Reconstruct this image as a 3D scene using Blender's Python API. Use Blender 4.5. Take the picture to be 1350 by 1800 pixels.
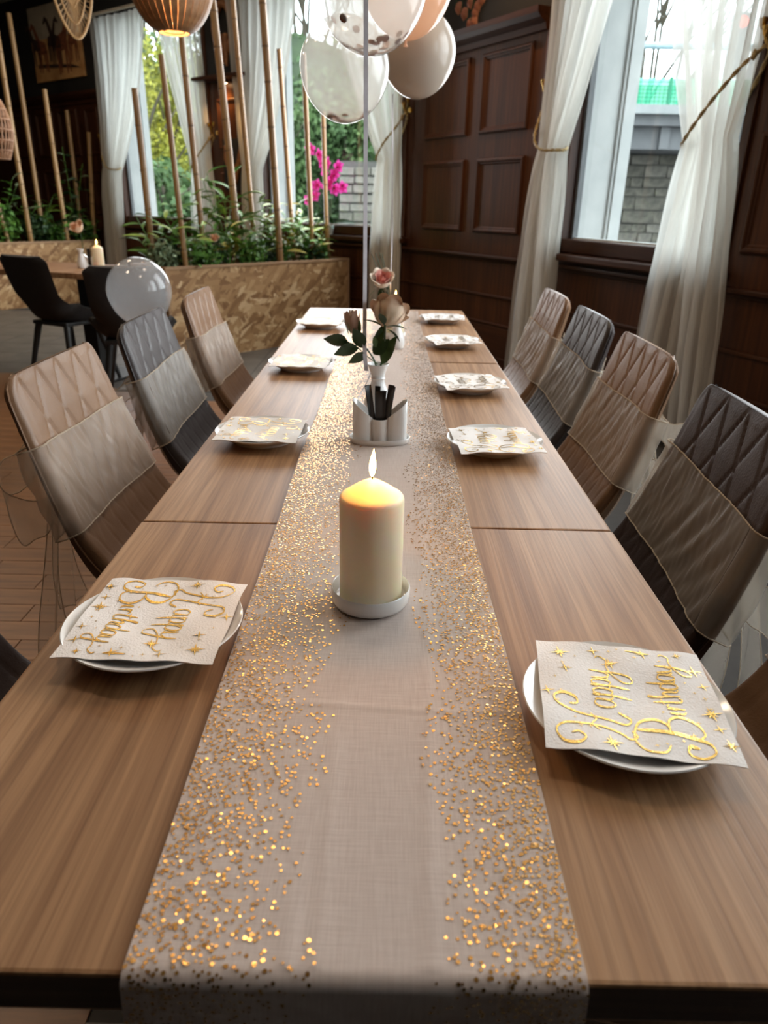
import bpy, bmesh, math, random
import numpy as np
from mathutils import Vector, Matrix, noise as mnoise
sin, cos, pi, rad = math.sin, math.cos, math.pi, math.radians
random.seed(7); rng = np.random.default_rng(11)
SC = bpy.context.scene
for _o in list(bpy.data.objects): bpy.data.objects.remove(_o)
COL = SC.collection

# ------------------------------------------------------------------ camera
CAM = Vector((0.01, 0.0, 1.19)); FPX = 1250.0
PITCH, ROLL = rad(23.3), rad(1.2)
_fw = Vector((0, cos(PITCH), -sin(PITCH))); _r = Vector((1, 0, 0)); _u = _r.cross(_fw)
RT = _r*cos(ROLL) + _u*sin(ROLL); UP = -_r*sin(ROLL) + _u*cos(ROLL)
cd = bpy.data.cameras.new('camera'); cam = bpy.data.objects.new('camera', cd); COL.objects.link(cam)
cd.sensor_fit = 'VERTICAL'; cd.sensor_height = 36; cd.lens = 36*FPX/1800
cam.matrix_world = Matrix(((RT.x, UP.x, -_fw.x, CAM.x), (RT.y, UP.y, -_fw.y, CAM.y), (RT.z, UP.z, -_fw.z, CAM.z), (0, 0, 0, 1)))
cd.clip_start = .02; cd.clip_end = 400
cd.dof.use_dof = True; cd.dof.focus_distance = 0.95; cd.dof.aperture_fstop = 7.0
SC.camera = cam
def ray(x, y): return (_fw + RT*((x-675)/FPX) - UP*((y-900)/FPX)).normalized()
def at_z(x, y, z): d = ray(x, y); return CAM + d*((z-CAM.z)/d.z)
def at_y(x, y, Y): d = ray(x, y); return CAM + d*((Y-CAM.y)/d.y)

# ------------------------------------------------------------------ world, exposure
SC.view_settings.view_transform = 'Standard'; SC.view_settings.look = 'None'
SC.view_settings.gamma = 1; SC.view_settings.use_curve_mapping = False
SC.view_settings.exposure = 0.17
SKY = 5.2
w = bpy.data.worlds.new('overcast_sky'); SC.world = w; w.use_nodes = True
bg = w.node_tree.nodes['Background']; bg.inputs[0].default_value = (0.86, 0.95, 1.0, 1); bg.inputs[1].default_value = SKY
# daylight coming in at each window (x, y, wall angle, width, power)
DAY = [('left_window', (-2.69, 8.72), 142.4, 1.6, 34), ('middle_window', (-.70, 7.22), 142.4, 1.7, 80), ('right_window', (1.19, 4.30), 110.7, 1.4, 36), ('near_window', (1.93, 2.33), 110.7, 1.4, 34), ('back_window', (2.66, .41), 110.7, 1.4, 12)]
for nm, (lx, ly), la, lw, lp in DAY:
    a = bpy.data.lights.new(nm + '_daylight', 'AREA'); a.shape = 'RECTANGLE'; a.size = lw; a.size_y = 1.95; a.energy = lp; a.color = (.97, .98, 1.0)
    ao = bpy.data.objects.new(nm + '_daylight', a); COL.objects.link(ao)
    ao.matrix_world = Matrix.Translation((lx, ly, 2.0)) @ Matrix.Rotation(rad(la), 4, 'Z') @ Matrix.Rotation(rad(90), 4, 'X')
cy = SC.cycles
cy.max_bounces = 5; cy.diffuse_bounces = 3; cy.glossy_bounces = 2; cy.transmission_bounces = 3; cy.transparent_max_bounces = 14
cy.use_adaptive_sampling = True; cy.adaptive_threshold = .04; cy.caustics_reflective = False; cy.caustics_refractive = False; cy.sample_clamp_indirect = 6

# ------------------------------------------------------------------ materials
def _nt(name):
    m = bpy.data.materials.new(name); m.use_nodes = True
    t = m.node_tree; return m, t, t.nodes, t.links, t.nodes['Principled BSDF']
def col4(c): return (c[0], c[1], c[2], 1)
def mapping(nodes, links, stretch, rot=(0, 0, 0), kind='Object'):
    tc = nodes.new('ShaderNodeTexCoord'); mp = nodes.new('ShaderNodeMapping')
    mp.inputs['Scale'].default_value = stretch; mp.inputs['Rotation'].default_value = rot
    links.new(tc.outputs[kind], mp.inputs['Vector']); return mp.outputs['Vector']
def noise_tex(nodes, links, vec, scale, detail=4, rough=.55, dist=0):
    n = nodes.new('ShaderNodeTexNoise'); n.inputs['Scale'].default_value = scale; n.inputs['Detail'].default_value = detail
    n.inputs['Roughness'].default_value = rough; n.inputs['Distortion'].default_value = dist
    links.new(vec, n.inputs['Vector']); return n.outputs['Fac']
def ramp(nodes, links, fac, stops):
    r = nodes.new('ShaderNodeValToRGB'); e = r.color_ramp.elements
    while len(e) < len(stops): e.new(.5)
    for k, (p, c) in enumerate(stops): e[k].position = p; e[k].color = col4(c)
    links.new(fac, r.inputs['Fac']); return r.outputs['Color']
def mat(name, c1, c2=None, scale=8, stretch=(1, 1, 1), rot=(0, 0, 0), rough=.5, metal=0, bump=0, bscale=None, bstretch=None, lo=.35, hi=.65, sub=None, coat=0, spec=.5, detail=4, sheen=0, trans=0, dist=0):
    m, t, N, L, P = _nt(name)
    P.inputs['Roughness'].default_value = rough; P.inputs['Metallic'].default_value = metal
    P.inputs['Specular IOR Level'].default_value = spec; P.inputs['Coat Weight'].default_value = coat
    P.inputs['Coat Roughness'].default_value = .15; P.inputs['Sheen Weight'].default_value = sheen
    if c2 is None: c2 = tuple(x*.82 for x in c1)
    v = mapping(N, L, stretch, rot); f = noise_tex(N, L, v, scale, detail, .55, dist)
    L.new(ramp(N, L, f, [(lo, c1), (hi, c2)]), P.inputs['Base Color'])
    if bump:
        v2 = mapping(N, L, bstretch or stretch, rot); f2 = noise_tex(N, L, v2, bscale or scale, 3)
        b = N.new('ShaderNodeBump'); b.inputs['Strength'].default_value = bump; b.inputs['Distance'].default_value = .002
        L.new(f2, b.inputs['Height']); L.new(b.outputs['Normal'], P.inputs['Normal'])
    if sub:
        P.inputs['Subsurface Weight'].default_value = sub[0]; P.inputs['Subsurface Radius'].default_value = sub[1]; P.inputs['Subsurface Scale'].default_value = sub[2]
    return m
def front_only(N, L, x):
    """Fresnel only where light enters a surface, so a thin closed pane has no total internal reflection"""
    g = N.new('ShaderNodeNewGeometry'); a = N.new('ShaderNodeMath'); a.operation = 'SUBTRACT'; a.inputs[0].default_value = 1; L.new(g.outputs['Backfacing'], a.inputs[1])
    m = N.new('ShaderNodeMath'); m.operation = 'MULTIPLY'; L.new(a.outputs[0], m.inputs[0]); L.new(x, m.inputs[1]); return m.outputs[0]
def emit(name, c, s):
    m = bpy.data.materials.new(name); m.use_nodes = True; t = m.node_tree; t.nodes.clear()
    o = t.nodes.new('ShaderNodeOutputMaterial'); e = t.nodes.new('ShaderNodeEmission'); e.inputs[0].default_value = col4(c); e.inputs[1].default_value = s
    t.links.new(e.outputs[0], o.inputs[0]); return m
def sheer(name, c, transp, transl=.5, gloss=0.0, rough=.3, fine=0):
    """thin see-through cloth or latex: straight-through light + diffuse + translucent (+ Fresnel gloss)"""
    m = bpy.data.materials.new(name); m.use_nodes = True; t = m.node_tree; N, L = t.nodes, t.links; N.clear()
    o = N.new('ShaderNodeOutputMaterial')
    tr = N.new('ShaderNodeBsdfTransparent'); di = N.new('ShaderNodeBsdfDiffuse'); tl = N.new('ShaderNodeBsdfTranslucent')
    v = mapping(N, L, (1, 1, .15)); f = noise_tex(N, L, v, 60 if not fine else fine, 3)
    cc = ramp(N, L, f, [(.3, tuple(x*.93 for x in c)), (.7, c)])
    L.new(cc, di.inputs[0]); L.new(cc, tl.inputs[0])
    m1 = N.new('ShaderNodeMixShader'); m1.inputs[0].default_value = transl; L.new(di.outputs[0], m1.inputs[1]); L.new(tl.outputs[0], m1.inputs[2])
    m2 = N.new('ShaderNodeMixShader'); m2.inputs[0].default_value = transp; L.new(m1.outputs[0], m2.inputs[1]); L.new(tr.outputs[0], m2.inputs[2])
    out = m2
    if gloss:
        g = N.new('ShaderNodeBsdfGlossy'); g.inputs['Roughness'].default_value = rough
        fr = N.new('ShaderNodeFresnel'); fr.inputs[0].default_value = 1.45
        mm = N.new('ShaderNodeMath'); mm.operation = 'MULTIPLY'; mm.inputs[1].default_value = gloss; L.new(front_only(N, L, fr.outputs[0]), mm.inputs[0])
        m3 = N.new('ShaderNodeMixShader'); L.new(mm.outputs[0], m3.inputs[0]); L.new(m2.outputs[0], m3.inputs[1]); L.new(g.outputs[0], m3.inputs[2]); out = m3
    L.new(out.outputs[0], o.inputs[0]); return m
def wood(name, c1, c2, c3, across=26, along=1.1, axis='y', rough=.42, bump=.15, coat=0, spec=.5):
    """long-grained wood: streaks along one axis, a slower figure bending them"""
    m, t, N, L, P = _nt(name)
    s = {'y': (across, along, across), 'x': (along, across, across), 'z': (across, across, along)}[axis]
    v = mapping(N, L, s)
    f1 = noise_tex(N, L, v, 1.0, 6, .62, 1.2)
    s2 = tuple(x*.16 for x in s); v2 = mapping(N, L, s2); f2 = noise_tex(N, L, v2, 1.0, 3, .5, .6)
    s3 = tuple(x*9 if x > along else x*3 for x in s); v3 = mapping(N, L, s3); f3 = noise_tex(N, L, v3, 1.0, 2, .6)
    a = N.new('ShaderNodeMath'); a.operation = 'MULTIPLY_ADD'; a.inputs[1].default_value = .55; L.new(f1, a.inputs[0])
    b = N.new('ShaderNodeMath'); b.operation = 'MULTIPLY'; b.inputs[1].default_value = .45; L.new(f2, b.inputs[0]); L.new(b.outputs[0], a.inputs[2])
    wv = N.new('ShaderNodeTexWave'); wv.bands_direction = {'y': 'X', 'x': 'Y', 'z': 'X'}[axis]; wv.inputs['Scale'].default_value = .55; wv.inputs['Distortion'].default_value = 7; wv.inputs['Detail'].default_value = 4; wv.inputs['Detail Scale'].default_value = .45
    vw = mapping(N, L, tuple(x*.62 for x in s)); L.new(vw, wv.inputs['Vector'])
    wm = N.new('ShaderNodeMath'); wm.operation = 'MULTIPLY_ADD'; wm.inputs[1].default_value = .07; L.new(wv.outputs['Fac'], wm.inputs[0]); wb = N.new('ShaderNodeMath'); wb.operation = 'SUBTRACT'; wb.inputs[1].default_value = .035; L.new(a.outputs[0], wb.inputs[0]); L.new(wb.outputs[0], wm.inputs[2]); a = wm
    cc = ramp(N, L, a.outputs[0], [(.36, c1), (.5, c2), (.64, c3)])
    mx = N.new('ShaderNodeMixRGB'); mx.blend_type = 'MULTIPLY'; mx.inputs[0].default_value = .6; L.new(cc, mx.inputs[1])
    L.new(ramp(N, L, f3, [(.38, (.62, .58, .55)), (.58, (1, 1, 1))]), mx.inputs[2])
    L.new(mx.outputs[0], P.inputs['Base Color']); P.inputs['Roughness'].default_value = rough; P.inputs['Coat Weight'].default_value = coat; P.inputs['Coat Roughness'].default_value = .2; P.inputs['Specular IOR Level'].default_value = spec
    bp = N.new('ShaderNodeBump'); bp.inputs['Strength'].default_value = bump; bp.inputs['Distance'].default_value = .001
    L.new(f3, bp.inputs['Height']); L.new(bp.outputs['Normal'], P.inputs['Normal'])
    return m
def osb(name):
    """strand board: three layers of long chips lying at different angles, each chip its own tone"""
    m, t, N, L, P = _nt(name); out = None; hgt = None
    stops = [(.0, (.22, .11, .042)), (.35, (.34, .19, .08)), (.6, (.43, .255, .115)), (.8, (.52, .335, .165)), (1.0, (.68, .49, .28))]
    for k, (a, sc) in enumerate([((0, .5, .1), (30, 30, 6.5)), ((0, -.75, .2), (26, 26, 6)), ((0, 1.5, .1), (28, 28, 7)), ((0, 2.3, .3), (30, 30, 8))]):
        v0 = mapping(N, L, (1, 1, 1), a); mp2 = N.new('ShaderNodeMapping'); mp2.inputs['Scale'].default_value = sc; mp2.inputs['Location'].default_value = (k*3.7, k*1.3, k*2.1); L.new(v0, mp2.inputs['Vector']); v = mp2.outputs['Vector']
        vo = N.new('ShaderNodeTexVoronoi'); vo.inputs['Scale'].default_value = 1.0; L.new(v, vo.inputs['Vector'])
        sp = N.new('ShaderNodeSeparateColor'); L.new(vo.outputs['Color'], sp.inputs[0]); c = ramp(N, L, sp.outputs[1], stops)
        if out is None: out = c; hgt = sp.outputs[1]; continue
        st = N.new('ShaderNodeMath'); st.operation = 'GREATER_THAN'; st.inputs[1].default_value = .58; L.new(sp.outputs[0], st.inputs[0])
        mx = N.new('ShaderNodeMixRGB'); L.new(st.outputs[0], mx.inputs[0]); L.new(out, mx.inputs[1]); L.new(c, mx.inputs[2]); out = mx.outputs[0]
    L.new(out, P.inputs['Base Color']); P.inputs['Roughness'].default_value = .55
    bp = N.new('ShaderNodeBump'); bp.inputs['Strength'].default_value = .25; bp.inputs['Distance'].default_value = .002
    L.new(hgt, bp.inputs['Height']); L.new(bp.outputs['Normal'], P.inputs['Normal'])
    return m
def linen(name, c1, c2):
    m, t, N, L, P = _nt(name)
    v = mapping(N, L, (700, 700, 700)); wv = N.new('ShaderNodeTexWave'); wv.inputs['Scale'].default_value = 1.0; L.new(v, wv.inputs['Vector']); wv.inputs['Distortion'].default_value = 1.5
    wv2 = N.new('ShaderNodeTexWave'); wv2.bands_direction = 'Y'; wv2.inputs['Scale'].default_value = 1.0; wv2.inputs['Distortion'].default_value = 1.5; L.new(v, wv2.inputs['Vector'])
    ad = N.new('ShaderNodeMath'); ad.operation = 'ADD'; L.new(wv.outputs['Fac'], ad.inputs[0]); L.new(wv2.outputs['Fac'], ad.inputs[1])
    v3 = mapping(N, L, (900, 30, 50)); f = noise_tex(N, L, v3, 1, 3); v4 = mapping(N, L, (30, 900, 50)); f4 = noise_tex(N, L, v4, 1, 3)
    a2 = N.new('ShaderNodeMath'); a2.operation = 'ADD'; L.new(f, a2.inputs[0]); L.new(f4, a2.inputs[1])
    a3 = N.new('ShaderNodeMath'); a3.operation = 'MULTIPLY_ADD'; a3.inputs[1].default_value = .12; L.new(ad.outputs[0], a3.inputs[0]); L.new(a2.outputs[0], a3.inputs[2])
    L.new(ramp(N, L, a3.outputs[0], [(.8, c1), (1.0, c2)]) if False else ramp(N, L, _half(N, L, a3.outputs[0]), [(.42, c1), (.68, c2)]), P.inputs['Base Color'])
    P.inputs['Roughness'].default_value = .85; P.inputs['Sheen Weight'].default_value = .15
    bp = N.new('ShaderNodeBump'); bp.inputs['Strength'].default_value = .35; bp.inputs['Distance'].default_value = .0006
    L.new(ad.outputs[0], bp.inputs['Height']); L.new(bp.outputs['Normal'], P.inputs['Normal'])
    return m
def _half(N, L, x):
    h = N.new('ShaderNodeMath'); h.operation = 'MULTIPLY'; h.inputs[1].default_value = .5; L.new(x, h.inputs[0]); return h.outputs[0]
def glass(name):
    m = bpy.data.materials.new(name); m.use_nodes = True; t = m.node_tree; N, L = t.nodes, t.links; N.clear()
    o = N.new('ShaderNodeOutputMaterial'); tr = N.new('ShaderNodeBsdfTransparent'); tr.inputs[0].default_value = (.94, .965, .96, 1)
    g = N.new('ShaderNodeBsdfGlossy'); g.inputs['Roughness'].default_value = .01
    fr = N.new('ShaderNodeFresnel'); fr.inputs[0].default_value = 1.5
    x = N.new('ShaderNodeMixShader'); L.new(front_only(N, L, fr.outputs[0]), x.inputs[0]); L.new(tr.outputs[0], x.inputs[1]); L.new(g.outputs[0], x.inputs[2]); L.new(x.outputs[0], o.inputs[0]); return m

M = {}
M['oak'] = wood('oak_laminate', (.235, .115, .052), (.365, .198, .096), (.465, .275, .148), 24, 1.3, 'y', .42, .2, 0, .38)
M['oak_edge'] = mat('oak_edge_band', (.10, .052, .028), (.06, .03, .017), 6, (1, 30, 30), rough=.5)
M['mahogany'] = wood('mahogany', (.036, .0118, .0052), (.062, .0205, .0080), (.092, .032, .0120), 22, 1.4, 'z', .42, .1, 0, .28)
M['mahogany_h'] = wood('mahogany_cross_grain', (.032, .0105, .0048), (.054, .0178, .0072), (.080, .028, .0108), 20, 1.3, 'x', .45, .1, 0, .28)
M['charcoal'] = mat('charcoal_paint', (.016, .0135, .012), (.011, .0095, .009), 3, rough=.8)
M['ceiling'] = mat('ceiling_paint', (.36, .31, .25), (.32, .28, .22), 2, rough=.9)
M['tile'] = mat('stone_floor_tile', (.105, .092, .076), (.066, .057, .047), 5, rough=.45, bump=.2, bscale=30)
M['grout'] = mat('floor_grout', (.05, .045, .04), None, 20, rough=.9)
M['parquet'] = wood('parquet', (.115, .045, .014), (.19, .080, .027), (.27, .122, .046), 18, 1.5, 'x', .36, .15)
M['glass'] = glass('window_glass')
M['stone_reveal'] = mat('pale_reveal_paint', (.50, .50, .49), (.43, .435, .43), 6, rough=.8, bump=.4, bscale=60)
M['curtain'] = sheer('ivory_voile', (.97, .945, .90), .24, .72)
M['rope'] = mat('gold_cord', (.50, .36, .15), (.33, .22, .08), 60, rough=.45, bump=.5, bscale=120)
M['brass'] = mat('brass', (.85, .55, .17), (.65, .40, .11), 20, rough=.22, metal=1)
M['rod'] = mat('pale_rod', (.7, .62, .5), None, 20, rough=.5)
M['osb'] = osb('strand_board')
M['osb_trim'] = wood('pine_trim', (.30, .17, .085), (.38, .23, .12), (.45, .29, .16), 30, 2, 'x', .55, .1)
M['soil'] = mat('potting_soil', (.03, .02, .013), (.015, .01, .007), 60, rough=.95, bump=.6, bscale=200)
M['bamboo'] = mat('bamboo_cane', (.40, .245, .105), (.29, .165, .062), 3, (3, 3, .7), rough=.35, bump=.1, bscale=60, coat=.15)
M['bamboo_dark'] = mat('bamboo_cane_brown', (.29, .165, .062), (.20, .105, .038), 3, (3, 3, .7), rough=.38, coat=.1)
M['bamboo_node'] = mat('bamboo_node', (.085, .045, .02), None, 30, rough=.6)
M['leaf'] = mat('green_leaf', (.12, .27, .045), (.065, .17, .03), 18, rough=.4, spec=.4)
M['leaf_dark'] = mat('dark_leaf', (.035, .085, .028), (.02, .052, .019), 18, rough=.45, spec=.4)
M['leaf_lime'] = mat('lime_leaf', (.27, .36, .05), (.16, .26, .04), 12, rough=.45)
M['leaf_yellow'] = mat('yellow_leaf', (.36, .27, .04), (.22, .22, .03), 12, rough=.5)
M['leaf_pale'] = mat('sage_leaf', (.20, .26, .15), (.12, .18, .09), 20, rough=.6)
M['rose_leaf'] = mat('rose_leaf', (.022, .050, .016), (.030, .070, .020), 25, rough=.42, bump=.3, bscale=50)
M['rose_leaf_light'] = mat('rose_leaf_light', (.07, .13, .035), (.045, .09, .025), 25, rough=.45)
M['rose'] = mat('cream_petal', (.80, .62, .44), (.76, .50, .34), 14, rough=.6, sub=(.15, (.02, .012, .008), .2), sheen=.2)
M['rose_pink'] = mat('pink_petal', (.80, .30, .26), (.82, .42, .34), 14, rough=.6, sheen=.2)
M['rose_white'] = mat('ivory_petal', (.80, .72, .60), (.78, .62, .48), 20, rough=.6, sheen=.2)
M['rose_bud'] = mat('dusty_bud_petal', (.62, .42, .33), (.45, .27, .20), 20, rough=.6)
M['peach'] = mat('peach_petal', (.85, .42, .24), (.78, .50, .32), 20, rough=.6)
M['magenta'] = sheer('magenta_petal', (.92, .10, .50), .0, .5)
M['magenta_lip'] = mat('crimson_lip', (.45, .005, .03), None, 30, rough=.5)
M['porcelain'] = mat('white_porcelain', (.86, .855, .84), (.83, .82, .81), 3, rough=.12, spec=.5, coat=.4)
M['wax'] = mat('cream_wax', (.92, .81, .59), (.90, .78, .56), 4, rough=.42, sub=(.55, (.022, .010, .003), 1.0))
M['wick'] = mat('burnt_wick', (.02, .012, .008), None, 50, rough=.9)
M['flame'] = emit('flame_body', (1.0, .62, .16), 22)
M['napkin'] = mat('paper_napkin', (.93, .905, .89), (.91, .88, .865), 5, rough=.9, bump=.4, bscale=420)
M['foil'] = mat('gold_foil', (.90, .60, .17), (.70, .42, .10), 320, rough=.26, metal=1, bump=.25, bscale=500)
M['foil_dot'] = mat('copper_gold_foil', (.90, .53, .18), (.80, .42, .13), 150, rough=.27, metal=1)
M['linen'] = linen('linen_cloth', (.54, .43, .375), (.66, .55, .49))
M['stick'] = mat('black_sachet', (.012, .011, .011), (.02, .019, .019), 30, rough=.28, bump=.3, bscale=90)
M['tan'] = mat('taupe_leatherette', (.255, .145, .082), (.215, .118, .064), 6, rough=.36, spec=.4, bump=.25, bscale=240)
M['grey'] = mat('slate_leatherette', (.066, .055, .055), (.052, .044, .044), 6, rough=.4, spec=.4, bump=.25, bscale=240)
M['brown'] = mat('dark_brown_leatherette', (.046, .026, .019), (.036, .02, .015), 6, rough=.45, spec=.3, bump=.25, bscale=240)
M['black_metal'] = mat('black_metal', (.012, .012, .012), None, 30, rough=.4)
M['black_fabric'] = mat('black_fabric', (.012, .0095, .009), (.009, .0075, .007), 40, rough=.7, bump=.3, bscale=300)
M['organza'] = sheer('beige_organza', (.70, .60, .49), .64, .45, .7, .38, 40)
M['organza_hem'] = sheer('organza_hem', (.72, .62, .50), .12, .4)
M['balloon'] = sheer('clear_latex', (.95, .95, .92), .58, .72, 1.0, .05, 3)
M['balloon_frost'] = sheer('frosted_latex', (.80, .82, .85), .76, .6, 1.0, .06, 3)
M['balloon_peach'] = sheer('peach_latex', (.95, .62, .42), .25, .55, 1.0, .05, 3)
M['balloon_pearl'] = sheer('pearl_latex', (.56, .48, .40), .02, .2, 1.0, .14, 3)
M['ribbon'] = mat('lilac_white_ribbon', (.72, .68, .72), None, 40, rough=.35)
M['copper_disc'] = mat('copper_disc', (.42, .20, .14), (.32, .14, .09), 50, rough=.35, metal=.8)
M['slat'] = wood('lamp_veneer', (.22, .105, .04), (.30, .15, .06), (.36, .19, .085), 30, 3, 'z', .5, .1)
M['bulb'] = emit('warm_bulb', (1.0, .62, .30), 30)
M['rattan'] = mat('rattan', (.50, .32, .15), (.36, .21, .09), 40, rough=.6)
M['bead'] = mat('wicker_cord', (.50, .30, .18), (.34, .18, .10), 60, rough=.6)
M['canvas'] = mat('savanna_print', (.52, .25, .08), (.66, .37, .15), 4, (1, 1, 2), rough=.8)
M['canvas_sky'] = mat('hazy_sky_print', (.50, .42, .31), (.38, .31, .22), 6, rough=.8)
M['giraffe'] = mat('giraffe_print', (.34, .10, .035), (.12, .04, .018), 30, rough=.8)
M['shadow_print'] = mat('dark_print', (.05, .022, .012), None, 30, rough=.8)
M['mask'] = mat('carved_wood', (.32, .13, .04), (.18, .07, .025), 20, rough=.5)
M['sunset'] = mat('amber_wood', (.40, .16, .04), (.26, .09, .02), 5, rough=.4)
M['pink_dry'] = mat('dusty_pink_petal', (.42, .13, .09), (.50, .22, .13), 30, rough=.7)
M['asphalt'] = mat('pale_paving', (.20, .20, .20), (.25, .25, .245), 3, rough=.9)
M['concrete'] = mat('concrete', (.17, .17, .175), (.125, .125, .13), 1.2, rough=.9)
M['concrete_light'] = mat('concrete_parapet', (.30, .31, .31), None, 2, rough=.9)
M['stone'] = mat('old_stone', (.17, .155, .125), (.06, .056, .05), 2.2, rough=.95, bump=.6, bscale=12)
M['stone_pale'] = mat('weathered_stone', (.22, .20, .17), (.10, .092, .08), 2.5, rough=.95, bump=.6, bscale=12)
M['mortar'] = mat('mortar', (.10, .094, .085), None, 10, rough=1)
M['barrier'] = sheer('green_barrier', (.18, .68, .46), .22, .6)
M['barrier_top'] = sheer('mint_barrier', (.30, .80, .58), .3, .6)
M['barrier_bar'] = mat('green_bar', (.012, .22, .11), None, 10, rough=.5)
M['pipe'] = mat('pale_blue_pipe', (.30, .42, .46), None, 8, rough=.5)
M['bark'] = mat('pale_bark', (.085, .07, .045), (.05, .042, .03), 8, rough=.95)
M['hedge'] = mat('hedge_leaf', (.035, .08, .025), (.10, .17, .05), 1.5, rough=.7)
M['forsythia'] = mat('forsythia_leaf', (.30, .27, .015), (.17, .19, .02), 1.5, rough=.7)
M['hill'] = mat('ivy_slope', (.035, .06, .022), (.02, .035, .014), 2, rough=.95)
M['red_lens'] = emit('red_signal', (1.0, .10, .07), 5)

# ------------------------------------------------------------------ mesh helpers
class MB:
    def __init__(s): s.v = []; s.f = []; s.mi = []; s.cur = 0
    def add(s, vs, fs):
        o = len(s.v); s.v += [tuple(v) for v in vs]; s.f += [tuple(i+o for i in f) for f in fs]; s.mi += [s.cur]*len(fs); return s
    def box(s, x0, x1, y0, y1, z0, z1, bev=0):
        if bev:
            b = min(bev, (x1-x0)/2.01, (y1-y0)/2.01, (z1-z0)/2.01)
            bm = bmesh.new(); bmesh.ops.create_cube(bm, size=1)
            for v in bm.verts: v.co = Vector(((x0+x1)/2+v.co.x*(x1-x0), (y0+y1)/2+v.co.y*(y1-y0), (z0+z1)/2+v.co.z*(z1-z0)))
            bmesh.ops.bevel(bm, geom=list(bm.edges), offset=b, segments=2, affect='EDGES', profile=.6)
            bm.verts.index_update(); s.add([v.co[:] for v in bm.verts], [[v.index for v in f.verts] for f in bm.faces]); bm.free(); return s
        vs = [(x, y, z) for z in (z0, z1) for y in (y0, y1) for x in (x0, x1)]
        return s.add(vs, [(0, 2, 3, 1), (4, 5, 7, 6), (0, 1, 5, 4), (2, 6, 7, 3), (0, 4, 6, 2), (1, 3, 7, 5)])
    def tube(s, pts, r, n=8, caps=True):
        pts = [Vector(p) for p in pts]; k = len(pts)
        rs = r if isinstance(r, (list, tuple)) else [r]*k
        tang = [(pts[min(i+1, k-1)]-pts[max(i-1, 0)]).normalized() for i in range(k)]
        a = Vector((0, 0, 1)) if abs(tang[0].z) < .9 else Vector((1, 0, 0))
        nrm = (a - tang[0]*a.dot(tang[0])).normalized(); vs = []
        for i in range(k):
            nrm = (nrm - tang[i]*nrm.dot(tang[i])).normalized(); b = tang[i].cross(nrm)
            for j in range(n):
                th = 2*pi*j/n; vs.append(pts[i] + (nrm*cos(th) + b*sin(th))*rs[i])
        fs = [(i*n+j, i*n+(j+1) % n, (i+1)*n+(j+1) % n, (i+1)*n+j) for i in range(k-1) for j in range(n)]
        if caps: fs += [tuple(range(n-1, -1, -1)), tuple((k-1)*n+j for j in range(n))]
        return s.add(vs, fs)
    def lathe(s, prof, n=32, c=(0, 0, 0), cap0=True, cap1=True, rfun=None):
        vs = []
        for (r, z) in prof:
            for j in range(n):
                a = 2*pi*j/n; rr = r*(rfun(a, z) if rfun else 1); vs.append((c[0]+rr*cos(a), c[1]+rr*sin(a), c[2]+z))
        k = len(prof); fs = [(i*n+j, i*n+(j+1) % n, (i+1)*n+(j+1) % n, (i+1)*n+j) for i in range(k-1) for j in range(n)]
        if cap0: fs.append(tuple(range(n-1, -1, -1)))
        if cap1: fs.append(tuple((k-1)*n+j for j in range(n)))
        return s.add(vs, fs)
    def grid(s, fn, nu, nv, closed_u=False):
        vs = [fn(i/(nu if closed_u else nu-1), j/(nv-1)) for j in range(nv) for i in range(nu)]
        m = nu if closed_u else nu-1
        fs = [(j*nu+i, j*nu+(i+1) % nu, (j+1)*nu+(i+1) % nu, (j+1)*nu+i) for j in range(nv-1) for i in range(m)]
        return s.add(vs, fs)
    def prism(s, poly, y0, y1):
        """polygon in x,z extruded along y"""
        n = len(poly); vs = [(x, y0, z) for x, z in poly] + [(x, y1, z) for x, z in poly]
        return s.add(vs, [tuple(range(n)), tuple(range(2*n-1, n-1, -1))] + [(i, i+n, (i+1) % n+n, (i+1) % n) for i in range(n)])
    def mesh(s, name, mats, smooth=False):
        me = bpy.data.meshes.new(name); me.from_pydata([tuple(v) for v in s.v], [], s.f)
        for m in (mats if isinstance(mats, (list, tuple)) else [mats]): me.materials.append(M[m] if isinstance(m, str) else m)
        if len(me.materials) > 1: me.polygons.foreach_set('material_index', s.mi)
        if smooth: me.polygons.foreach_set('use_smooth', [True]*len(me.polygons))
        bm = bmesh.new(); bm.from_mesh(me); bmesh.ops.recalc_face_normals(bm, faces=bm.faces); bm.to_mesh(me); bm.free()
        if smooth:
            try: me.set_sharp_from_angle(angle=rad(50))
            except Exception: pass
        me.update(); return me
    def build(s, name, mats, parent=None, smooth=False, loc=None, rot=None):
        o = bpy.data.objects.new(name, s.mesh(name, mats, smooth)); COL.objects.link(o)
        if parent: o.parent = parent
        if loc is not None: o.location = loc
        if rot is not None: o.rotation_euler = rot
        return o
def put(name, me, parent=None, loc=(0, 0, 0), rot=(0, 0, 0), scale=None, mtx=None):
    o = bpy.data.objects.new(name, me); COL.objects.link(o)
    if parent: o.parent = parent
    if mtx is not None: o.matrix_local = mtx
    else:
        o.location = loc; o.rotation_euler = rot
        if scale: o.scale = scale if isinstance(scale, (tuple, list)) else (scale,)*3
    return o
def tag(o, label, cat, group=None, kind=None):
    o['label'] = label; o['category'] = cat
    if group: o['group'] = group
    if kind: o['kind'] = kind
    return o
def thing(name, label, cat, loc=(0, 0, 0), rotz=0, group=None):
    o = bpy.data.objects.new(name, None); COL.objects.link(o); o.empty_display_size = .05
    o.location = loc; o.rotation_euler = (0, 0, rotz); return tag(o, label, cat, group)
def struct(o, label=None):
    o['kind'] = 'structure'
    if label: o['label'] = label
    return o
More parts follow.
